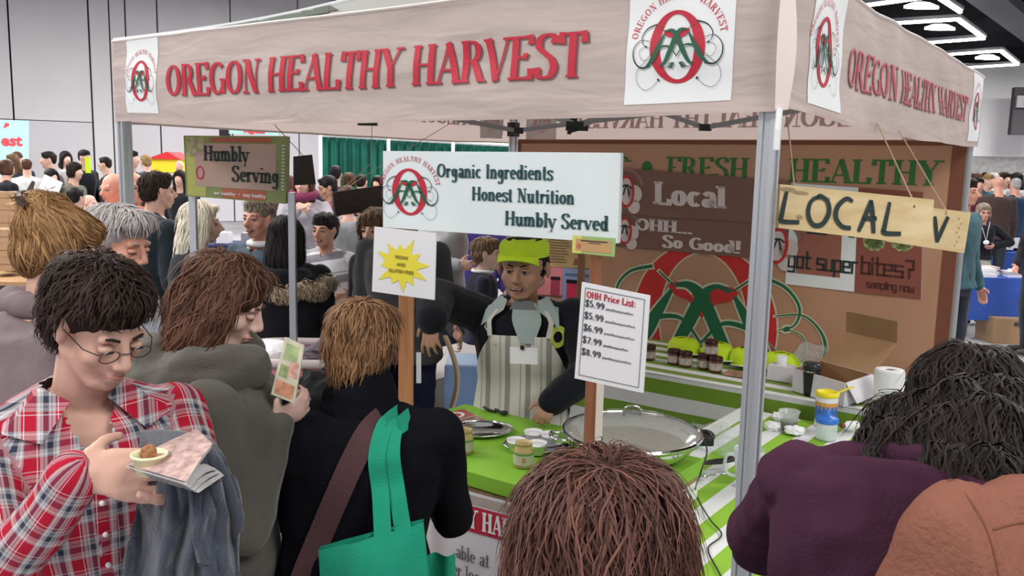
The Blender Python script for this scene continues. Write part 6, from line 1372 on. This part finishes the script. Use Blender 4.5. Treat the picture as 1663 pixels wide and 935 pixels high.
# G
m_purple=mat('plum_fleece',(.060,.022,.042),.95,bump=.3,scale=150,var=.1,vscale=7,spec=.08)
gx=[(at(x,y,Y),(r,r*.8,r)) for x,y,Y,r in ((1520,700,1.66,.075),(1490,740,1.56,.065),(1530,770,1.54,.075),(1580,760,1.56,.08),(1500,800,1.47,.055),(1560,820,1.46,.065),(1450,690,1.62,.05),(1610,800,1.5,.07),(1540,730,1.52,.075),(1590,720,1.52,.08),(1640,740,1.55,.08),(1475,790,1.50,.045),(1510,850,1.44,.045),(1545,690,1.6,.08),(1610,690,1.62,.09),(1500,745,1.52,.075),(1540,780,1.44,.06),(1600,780,1.42,.06),(1432,715,1.56,.04),(1445,755,1.52,.045),(1475,825,1.46,.04))]
G_=person('woman in a plum fleece with dark curly hair, bending towards the side table',(1572,668,1.78),22,m_purple,look=(.35,.85,-.35),hair='curly',hc='curlydark',skin='tan',det=3,g=1.24,sw=1.02,k=1.03,hips=(.66,1.40),nb=at(1500,745,1.52),nlock=11000,fold=.014,hs=1.02,topname='fleece',hairx=gx,lw=.0038,lwave=.008,llift=.010,llen=.17,
  hands={'L':dict(p=Vector((.62,2.02,1.02)),hint=(-1,-.1,-.9)),'R':dict(p=Vector((1.05,2.0,1.05)),hint=(1,0,-1))})
# H
m_rust=mat('rust_suede',(.235,.098,.070),1,bump=.5,scale=110,var=.14,vscale=6,spec=.05)
Hh=person('person in a rust coloured suede shirt cut off by the lower right corner',(1800,600,1.14),-8,m_rust,look=(.1,1,0),hair='short',hc='darkbrown',det=3,g=1.2,sw=1.1,k=1.06,fold=.020,nlock=300,topname='suede_shirt')
for i in range(3):
    MB().tube([tors_pt(Hh,.86-.03*i,math.pi+.9+.02*i,.014,1.2)]+[tors_pt(Hh,.86-.03*i-.5*j/8,math.pi+.9-.10*j/8,.014,1.2) for j in range(1,9)],.0015,4).build('seam_stitch',mat('rust_dark',(.16,.06,.035),.9),Hh['e']) if i==0 else None
b=MB()
for i in range(17):
    a=2*math.pi*i/16; q_=Hh['NB']+Hh['SX']*math.cos(a)*.078+Hh['SY']*math.sin(a)*.072-ZZ*.015
    if i: cap(b,pv,q_,.030,.030)
    pv=q_
co,no,fs=fuse(b,.010,2); put('collar',folds(co,no,.006,2,12),fs,m_rust,Hh['e'])
bvH=None
for ch in Hh['e'].children:
    if ch.name.startswith('suede_shirt'): bvH=BVHTree.FromPolygons([v.co+_worg(Hh['e']) for v in ch.data.vertices],[tuple(p.vertices) for p in ch.data.polygons])
def onH(px,py):
    d=ray(px,py).normalized(); r=bvH.ray_cast(CAM,d); return (r[0] if r[0] is not None else bvH.find_nearest(at(px,py,1.1))[0])-d*.001
for ln in (((1532,757),(1548,775),(1575,812),(1598,852),(1613,895),(1622,940)),((1613,860),(1640,852),(1663,848))): MB().tube(catmull([onH(*p) for p in ln],5),.0014,4).build('seam',mat('rust_dark',(.10,.038,.026),.9),Hh['e'])
b=MB()
for i in range(15):
    a=2*math.pi*i/14; q_=G_['NB']+G_['SX']*math.cos(a)*.075+G_['SY']*math.sin(a)*.07+ZZ*.0
    if i: cap(b,pv,q_-ZZ*.02,.022,.022)
    pv=q_
co,no,fs=fuse(b,.010,2); put('fleece_collar',folds(co,no,.008,2,12),fs,m_purple,G_['e'])
# I the man serving
V_=person('man serving in a neon yellow cap, black jacket and striped apron behind the counter',(850,436,3.72),188,(.010,.011,.016),look=(-.30,-.95,-.06),hair='crew',hc='black',skin='vendor',det=3,g=1.30,sw=1.12,hw=1.26,hs=1.18,spad=.022,nb=at(853,487,3.76),smile=True,hem=.84,pants=(.03,.035,.05),
  hands={'R':dict(p=at(702,520,3.36),d=(-.06,-.18,-1),n=(.45,.85,-.1),side=-1,hint=(-1,.1,.9),curl=(.25,.3,.35,.4),spread=.20,thumb=.2,fr=.0098),'L':dict(p=atz(895,652,1.005),d=(-.42,-.50,-.62),n=(-.1,.55,-.6),hint=(1,.1,-.1),curl=(1.15,1.2,1.25,1.3),spread=.04)})
H,e,k=V_['H'],V_['e'],V_['k']
def tv(t,a,pad): return tors_pt(V_,t,a,pad,1.22)
m_shirt=mat('shirt_sage',(.33,.40,.38),.85,bump=.2,scale=150)
MB().grid(lambda a,b:tv(.68+.33*b,(-.22-.24*b**1.2)*(1-a)+(-.02+.24*b**1.2)*a,.034-.006*b),10,10).build('shirt_front',m_shirt,e,smooth=True)
m_ush=mat('undershirt_grey',(.15,.17,.17),.9)
MB().grid(lambda a,b:tv(.955+.075*b,(-.34)*(1-a)+.26*a,.030),8,4).build('undershirt',m_ush,e,smooth=True)
for s in(-1,1):
    MB().add([tv(1.03,s*2.0,.026),tv(1.06,s*1.1,.034),tv(1.03,s*.50,.040),tv(.95,s*.36,.042),tv(.81,s*.66,.046),tv(.93,s*.86,.044),tv(.98,s*1.5,.034)],[(0,1,5,6),(1,2,5),(2,3,4,5)]).build('collar',m_shirt,e)
# neon cap with a visor
V=MB()
MB().grid(lambda a,b:H(.087*1.12*math.sin(2*math.pi*a)*(1-.55*max(0,b-.35)**1.5),-.010+.104*math.cos(2*math.pi*a)*(1-.5*max(0,b-.35)**1.5),.052+.062*math.sin(b*math.pi/2)),32,8).build('cap_crown',m_neon,e,smooth=True)
MB().lathe(H(0,-.012,.112),[(0,.012),(.05,.002),(.066,-.01)],20,ax=V_['hax']).build('cap_top',m_neon,e,smooth=True)
MB().grid(lambda a,b:H(.086*math.sin((a-.5)*2.5)*(1+.02*b),.070+.060*(math.cos((a-.5)*2.5)-.32)*(.0+1.35*b)+.02*(1-b)*math.cos((a-.5)*2.5),.062-.012*b-.028*(abs(a-.5)*2)**2*b),18,6).build('cap_brim',m_neon,e,smooth=True)
MB().tube([H(.088*math.sin((a-.5)*2.5),.070+.081*(math.cos((a-.5)*2.5)-.32),.050-.028*(abs(a-.5)*2)**2) for a in [i/18 for i in range(19)]],.0028,5).build('brim_edge',mat('neon_dark',(.30,.42,.02),.6),e,smooth=True)
# apron
m_apr=stripes('apron_stripes',[(0,(.62,.60,.54)),(.34,(.30,.29,.27)),(.60,(.62,.60,.54)),(.80,(.40,.39,.36)),(.88,(.62,.60,.54))],11.5,tuple(V_['SX']))
def apw(t): return .50 if t>.70 else .50+(.70-t)*2.0 if t>.35 else 1.2
MB().grid(lambda a,b:tv(.74-1.25*b,(2*a-1)*min(1.15,apw(.74-1.25*b)),.030+.006*math.sin(a*9+b*3)),26,30).build('apron',m_apr,e,smooth=True)
for s in(-1,1): MB().grid(lambda a,b:tv(.73+.27*b,s*(.40+.10*a+.12*b),.040),2,10).build('apron_strap',mat('apron_cream',(.56,.54,.48),.85),e,smooth=True)
MB().tube([tv(1.0,1.3,.02),tv(.80,.62,.03),tv(.66,.34,.042)],.004,5).build('lanyard',mat('apron_cream',(.56,.54,.48),.85),e)
bc=tv(.50,-.50,.06); 
e2,f,W,H_=quad_sign('name_badge','blank white name badge clipped to the striped apron','badge',at(828,563,3.50),at(873,565,3.50),at(873,592,3.50),at(828,590,3.50),.002,m_cup); MB().box((f(W*.45,H_,.003)),(.008,.004,.008)).build('clip',m_black,e2)
oc=tv(.73,-.72,.008); ff=lambda u,v,o:tv(.73+v*1.9,-.72-u*5.2,.012+o)
map_quads('emblem',ring_quads(0,0,.050,.052,.022,.026,28),ff,.006,mat('emblem_lime',(.62,.72,.10),.6),e)
# J person in jeans behind
J_=person('person in dark plaid shirt and blue jeans standing behind the man in the apron',(650,335,4.45),195,plaid('dark_plaid') if False else (.06,.06,.065),hair='short',hc='brown',det=2,pants=(.018,.026,.06),hands={'L':dict(p=at(742,540,4.3),hint=(.2,0,-1))})
tag(MB().grid(lambda a,b:at(718+9*a+20*math.sin(b*2.6),545+118*b,4.12)+Vector((0,.02*math.sin(a*3),0)),4,14).build('tan_strap',mat('strap_tan',(.52,.42,.30),.8),smooth=True),'long tan strap hanging in front of the blue jeans','strap')
tag(MB().grid(lambda a,b:at(676+8*a,572+50*b,3.9),2,5).build('paper_strip',m_cup),'narrow white paper strip below the hanging hand of the serving man','paper')
# ---------------- middle distance
def mid(label,px,py,Y,yaw,top,**kw): return person(label,(px,py,Y),yaw,top,**kw)
O_=mid('woman with long platinum blonde hair and black top between the sign legs',327,362,4.9,70,(.012,.012,.015),look=(.93,.3,-.05),hair='long',hc='platinum',skin='pale',nlock=1800,g=1.1)
N_=mid('smiling man with greying brown hair and navy sweater over a white collar',420,355,5.1,200,(.07,.105,.14),look=(-.38,-.92,0),hair='short',hc='ash',skin='ruddy',smile=True,nlock=900,g=1.15,vneck=(.05,.6))
torus(N_['NB']+ZZ*.005,(N_['SX'],N_['SY']),.075,.075,.02,'white_collar',m_cup,N_['e'])
MB().grid(lambda a,b:tors_pt(N_,-.0+.9*b,(.45+1.2*a),.012,1.15),8,12).build('jacket_side',cloth('navy_dark',(.015,.02,.035)),N_['e'],smooth=True); MB().grid(lambda a,b:tors_pt(N_,-.0+.9*b,-(.45+1.2*a),.012,1.15),8,12).build('jacket_side',MATS['navy_dark'],N_['e'],smooth=True)
M_=mid('person with long straight black hair and a fur trimmed hood, seen from behind',464,385,4.75,-5,(.010,.010,.014),hair='xlong',hc='black',skin='tan',nlock=1500,g=1.25,fold=.012)
b=MB(); pv=None
for i in range(13):
    a=math.pi*(i/12); q_=M_['NB']+Vector((.24*math.cos(a),-.17*math.sin(a)**.6+.02,-.10-.035*math.sin(a)+.02*math.sin(i*2)))
    if i: cap(b,pv,q_,.036,.036)
    pv=q_
co,no,fs=fuse(b,.010,2); fo=put('fur_trim',co+no*(noisev(co,60,3)*.012)[:,None],fs,mat('fur_tan',(.36,.28,.19),.95,bump=.8,scale=150,var=.3,vscale=40),M_['e'])
fm=hairmat('fur_hair',(.22,.16,.10),(.60,.50,.38)); locks('fur_strands',co,no,fs,fo,fm,1600,.035,lambda p,n:Vector((.2,-.1,-.6)),3,width=.004,lift=.012,free=1)
L_=mid('boy with dark hair in a grey and white striped T-shirt, smiling at the camera',527,374,6.1,190,stripes('tshirt_stripes',[(0,(.60,.60,.63)),(.40,(.22,.22,.25)),(.72,(.60,.60,.63)),(.82,(.36,.36,.38)),(.88,(.60,.60,.63))],6.0,(0,1,0),uv=True),look=(-.30,-.95,0),hair='short',hc='black',skin='tan',smile=True,nlock=900,sleeve=.5,hips=(at(548,480,6.1).x,6.1),hs=1.1,vneck=(.05,.6),topname='tshirt',hands={'L':dict(p=at(570,478,5.95),hint=(1,.3,-.6)),'R':dict(p=at(515,500,5.9),hint=(-.3,.5,-1))})
P_=mid('man with short dark hair and a dark jacket walking away, left of the blonde woman',256,311,5.7,45,(.018,.026,.034),look=(.80,.6,0),hair='short',hc='darkbrown',skin='light',nlock=900,g=1.35,sw=1.1,hs=.95)
R_=mid('woman with long wavy light brown hair half hidden behind the starburst sheet',611,372,5.0,215,(.012,.012,.016),look=(-.4,-.9,-.1),hair='curly',hc='lightbrown',skin='light',nlock=1400)
mid('bald man in an orange shirt beside the left canopy post',216,305,6.7,120,(.72,.16,.06),look=(.7,-.5,0),hair='none',skin='ruddy',g=1.2)
mid('bald person in a pink top just left of the left canopy post',184,306,7.0,215,(.60,.42,.48),look=(-.4,-.8,-.1),hair='none',skin='ruddy')
K_=mid('boy with light brown hair in profile behind the man in the neon cap',791,413,6.0,85,(.02,.022,.04),look=(.97,-.15,0),hair='short',hc='lightbrown',skin='pale',nlock=700,hs=1.16)
torus(K_['NB']+ZZ*.01,(K_['SX'],K_['SY']),.07,.07,.012,'white_collar',m_cup,K_['e'])
mid('person in a light grey jacket right of the starburst sheet, head hidden',728,322,6.4,60,(.40,.40,.42),hair='short',hc='brown',g=1.2,hands={'R':dict(p=at(745,430,6.1),hint=(-.4,-.3,-1))})
mid('person in a purple blue coat behind the boy, head hidden by the long sign',775,322,7.4,170,(.07,.05,.26),hair='long',hc='brown')
mid('person in a grey sweatshirt left of the starburst sheet, head behind the dark board',562,325,7.4,330,(.33,.35,.36),hair='short',hc='brown',g=1.1,hands={'R':dict(p=at(590,365,7.2),hint=(.3,0,-1))})
mid('woman in a grey sweatshirt with a maroon scarf left of the green curtain',493,298,8.6,185,(.36,.34,.38),hair='long',hc='brown',g=1.1,hands={'L':dict(p=at(503,345,8.3),hint=(1,0,-1)),'R':dict(p=at(484,342,8.3),hint=(-1,0,-1))})
x=[o for o in bpy.data.objects if o.get('label','').startswith('woman in a grey sweatshirt')][0]; b=MB(); nb_=at(493,315,8.6)
b.tube([nb_+Vector((.10*math.cos(t),.09*math.sin(t),.03*math.sin(t))) for t in [2*math.pi*i/16 for i in range(16)]],.045,8,closed=True).build('scarf',mat('scarf_maroon',(.20,.03,.09),.9),x,smooth=True)
mid('man in a maroon vest in front of the green curtain',532,305,9.4,250,(.16,.03,.05),look=(-.8,-.4,-.2),hair='short',hc='black',skin='tan')
for px,py,lb,hc,hr,yw in ((546,284,'dark haired person facing away, leftmost in front of the green curtain','black','short',10),(568,294,'brown haired person second from the left in front of the green curtain','brown','bob',30),(588,297,'person with closely cropped hair third along the green curtain','darkbrown','crew',20),(613,298,'dark haired person just left of the long white sign at the curtain','darkbrown','long',200)):
    mid(lb,px,py,11.4+.9*(px in(568,613)),yw,(.02,.02,.03),hair=hr,hc=hc,det=1,hs=.9)
# ---------------- left far group
lf=[('woman with a brown ponytail and white top at the far left',44,270,13,340,(.70,.70,.70),'short','brown'),
('bulky man in a brown jacket bending his head, far left',78,260,11.5,230,(.07,.055,.05),'short','darkbrown'),
('black haired woman in black holding white sheets, left of the wall seam',84,288,10.2,120,(.010,.010,.012),'long','black'),
('woman in an olive hooded jacket with brown hair at the left',122,278,10.4,95,(.12,.12,.09),'bob','darkbrown'),
('man in a black sweater with a neon green strap at the left',138,256,13,110,(.012,.012,.016),'short','black'),
('man in a black T-shirt facing left by the wall seam',170,267,13,260,(.012,.012,.014),'short','darkbrown'),
('dark haired man in black just right of the left canopy post',215,258,12,100,(.05,.015,.02),'short','black'),
('bald person in pale clothes beside the red roofed booth',291,270,15.5,190,(.55,.50,.50),'none','brown'),
('woman with dark hair, bare shoulders and black top below the red roofed booth',292,290,10.5,185,(.015,.015,.02),'long','darkbrown'),
('brown haired person in black at the left photo edge',12,274,11,30,(.012,.012,.015),'bob','brown'),
('light brown haired person behind the ones at the left photo edge',20,262,13,200,(.02,.02,.03),'long','lightbrown'),
('person with black hair and a white T-shirt stooping behind the cardboard boxes',124,322,7.8,20,(.62,.66,.70),'short','black'),
('person in dark green bending beside the white T-shirt wearer',146,330,8.6,100,(.05,.08,.06),'none','black')]
for lb,px,py,Y,yw,tp,hr,hc in lf: mid(lb,px,py,Y*1.06,yw,tp,hair=hr,hc=hc,det=1 if Y>9 else 2,skin='light',hs=.86,g=.92)
tag(MB().box(at(82,303,10.72),(.12,.01,.11),(Vector((.9,0,-.4)),Vector((0,1,0)),Vector((.4,0,.9)))).build('paper_sheets',m_cup),'white sheets in the hands of the black haired woman at the left','paper')
tag(MB().box(at(143,268,13.55),(.035,.02,.12)).build('neon_strap',m_neon),'neon green strap by the man in the black sweater','strap')
# ---------------- right group
W_=mid('woman with grey-blonde bob, glasses and a black top behind the book table',1597,345,11.3,190,(.012,.012,.014),hair='bob',hc='ash',skin='ruddy',look=(-.15,-1,0),pants=(.55,.50,.40),hem=.95,hands={'L':dict(p=at(1615,400,11.2),hint=(1,0,0))},hs=1.05)
H=W_['H']; gl=MB(); 
for s in(-1,1): gl.tube([H(s*.033+.022*math.cos(t),.105,-.0+.016*math.sin(t)) for t in [2*math.pi*i/12 for i in range(12)]],.003,4,closed=True)
gl.tube([H(-.012,.107,0),H(.012,.107,0)],.003,4); tag(gl.build('eyeglasses',mat('glasses_red',(.12,.02,.03),.4)),'dark eyeglasses on the woman behind the book table','eyeglasses')
m_=MB(); m_.tube([W_['NB']+Vector((-.06,-.09,.02)),W_['NB']+Vector((0,-.15,-.22)),W_['NB']+Vector((.06,-.09,.02))],.004,4); ell(m_,W_['NB']+Vector((0,-.16,-.24)),(.04,.015,.03)); m_.build('pendant',m_cup,W_['e'])
rf=[('person in a teal padded jacket mostly hidden behind the back right post',1570,312,7.6,150,(.035,.09,.11),'short','darkbrown'),
('man with glasses and receding hair behind the woman in black',1590,300,14.5,190,(.10,.02,.03),'short','darkbrown'),
('bald man in a brown checked shirt facing away at the right',1621,299,13.4,10,(.055,.035,.035),'none','brown'),
('grey haired man in a dark blue jacket near the right photo edge',1648,301,14.2,350,(.02,.045,.10),'crew','grey'),
('person in black cut by the right photo edge beside the book table',1688,330,9.4,270,(.012,.012,.016),'short','black')]
for lb,px,py,Y,yw,tp,hr,hc in rf:
    kw={}
    if px==1688: kw=dict(hands={'R':dict(p=at(1648,441,9.3),hint=(.3,.5,-1)),'L':dict(p=at(1660,435,9.6),hint=(.3,.5,-1))})
    mid(lb,px,py,Y,yw,tp,hair=hr,hc=hc,det=1 if Y>10 else 2,skin='ruddy',hs=.9,**kw)
# far crowd at the right: individuals, copied from a few built ones
def copy_tree(o,loc,rot,parent=None):
    c=o.copy(); C.objects.link(c)
    if parent is None: c.location=loc; c.rotation_euler=(0,0,rot)
    else: c.parent=parent
    for ch in o.children: copy_tree(ch,None,0,c)
    return c
protos=[]
rnd=random.Random(11); cr=[]
cols=[(.02,.03,.06),(.35,.33,.34),(.10,.03,.04),(.03,.10,.12),(.55,.54,.52),(.02,.02,.02)]
hcs=['brown','black','grey','blond','darkbrown','lightbrown']
spots=[(1588,292,19),(1600,289,22),(1612,291,20),(1606,294,16.5),(1634,291,18),(1628,288,24),(1642,290,21),(1655,291,17.5),(1660,289,23),(1596,287,27),(1618,288,28),(1650,288,29),(1582,288,24),(1636,287,31),(1610,287,32),(1645,287,33),(1603,287,34),(1625,287,35)]
GL_='tiny far off visitor in the crowd under the white banner at the right'
for i,(px,py,Y) in enumerate(spots):
    if i<6:
        c=person(GL_,(px,py,Y),rnd.uniform(0,360),cols[i],hair=['short','long','bob'][i%3],hc=hcs[i],det=1,group='far crowd at the right')['e']; protos.append(c)
    else:
        p=at(px,py,Y); c=copy_tree(protos[i%6],(p.x,p.y,0),rnd.uniform(0,6.28)); sc=p.z/1.605*rnd.uniform(.97,1.0); z0=1.0; c.scale=(1,1,1)
for i,(px,py,Y,lb) in enumerate(((30,280,16,'visitor in dark clothes far behind, left of the brown jacketed man'),(105,262,17,'far visitor between the brown jacket and the black sweater'),(460,300,15,'far visitor behind the Humbly Serving sign'),(240,285,16,'far visitor behind the man in the dark jacket'))):
    p=at(px,py,Y); c=copy_tree(protos[i],(p.x,p.y,0),i*1.3); c['label']=lb; c['group']='far crowd at the left'

for o in bpy.data.objects:
    if o.parent is None and o.get('label') and len(o['label'].split())>16: print('LONGLABEL',len(o['label'].split()),o['label'])
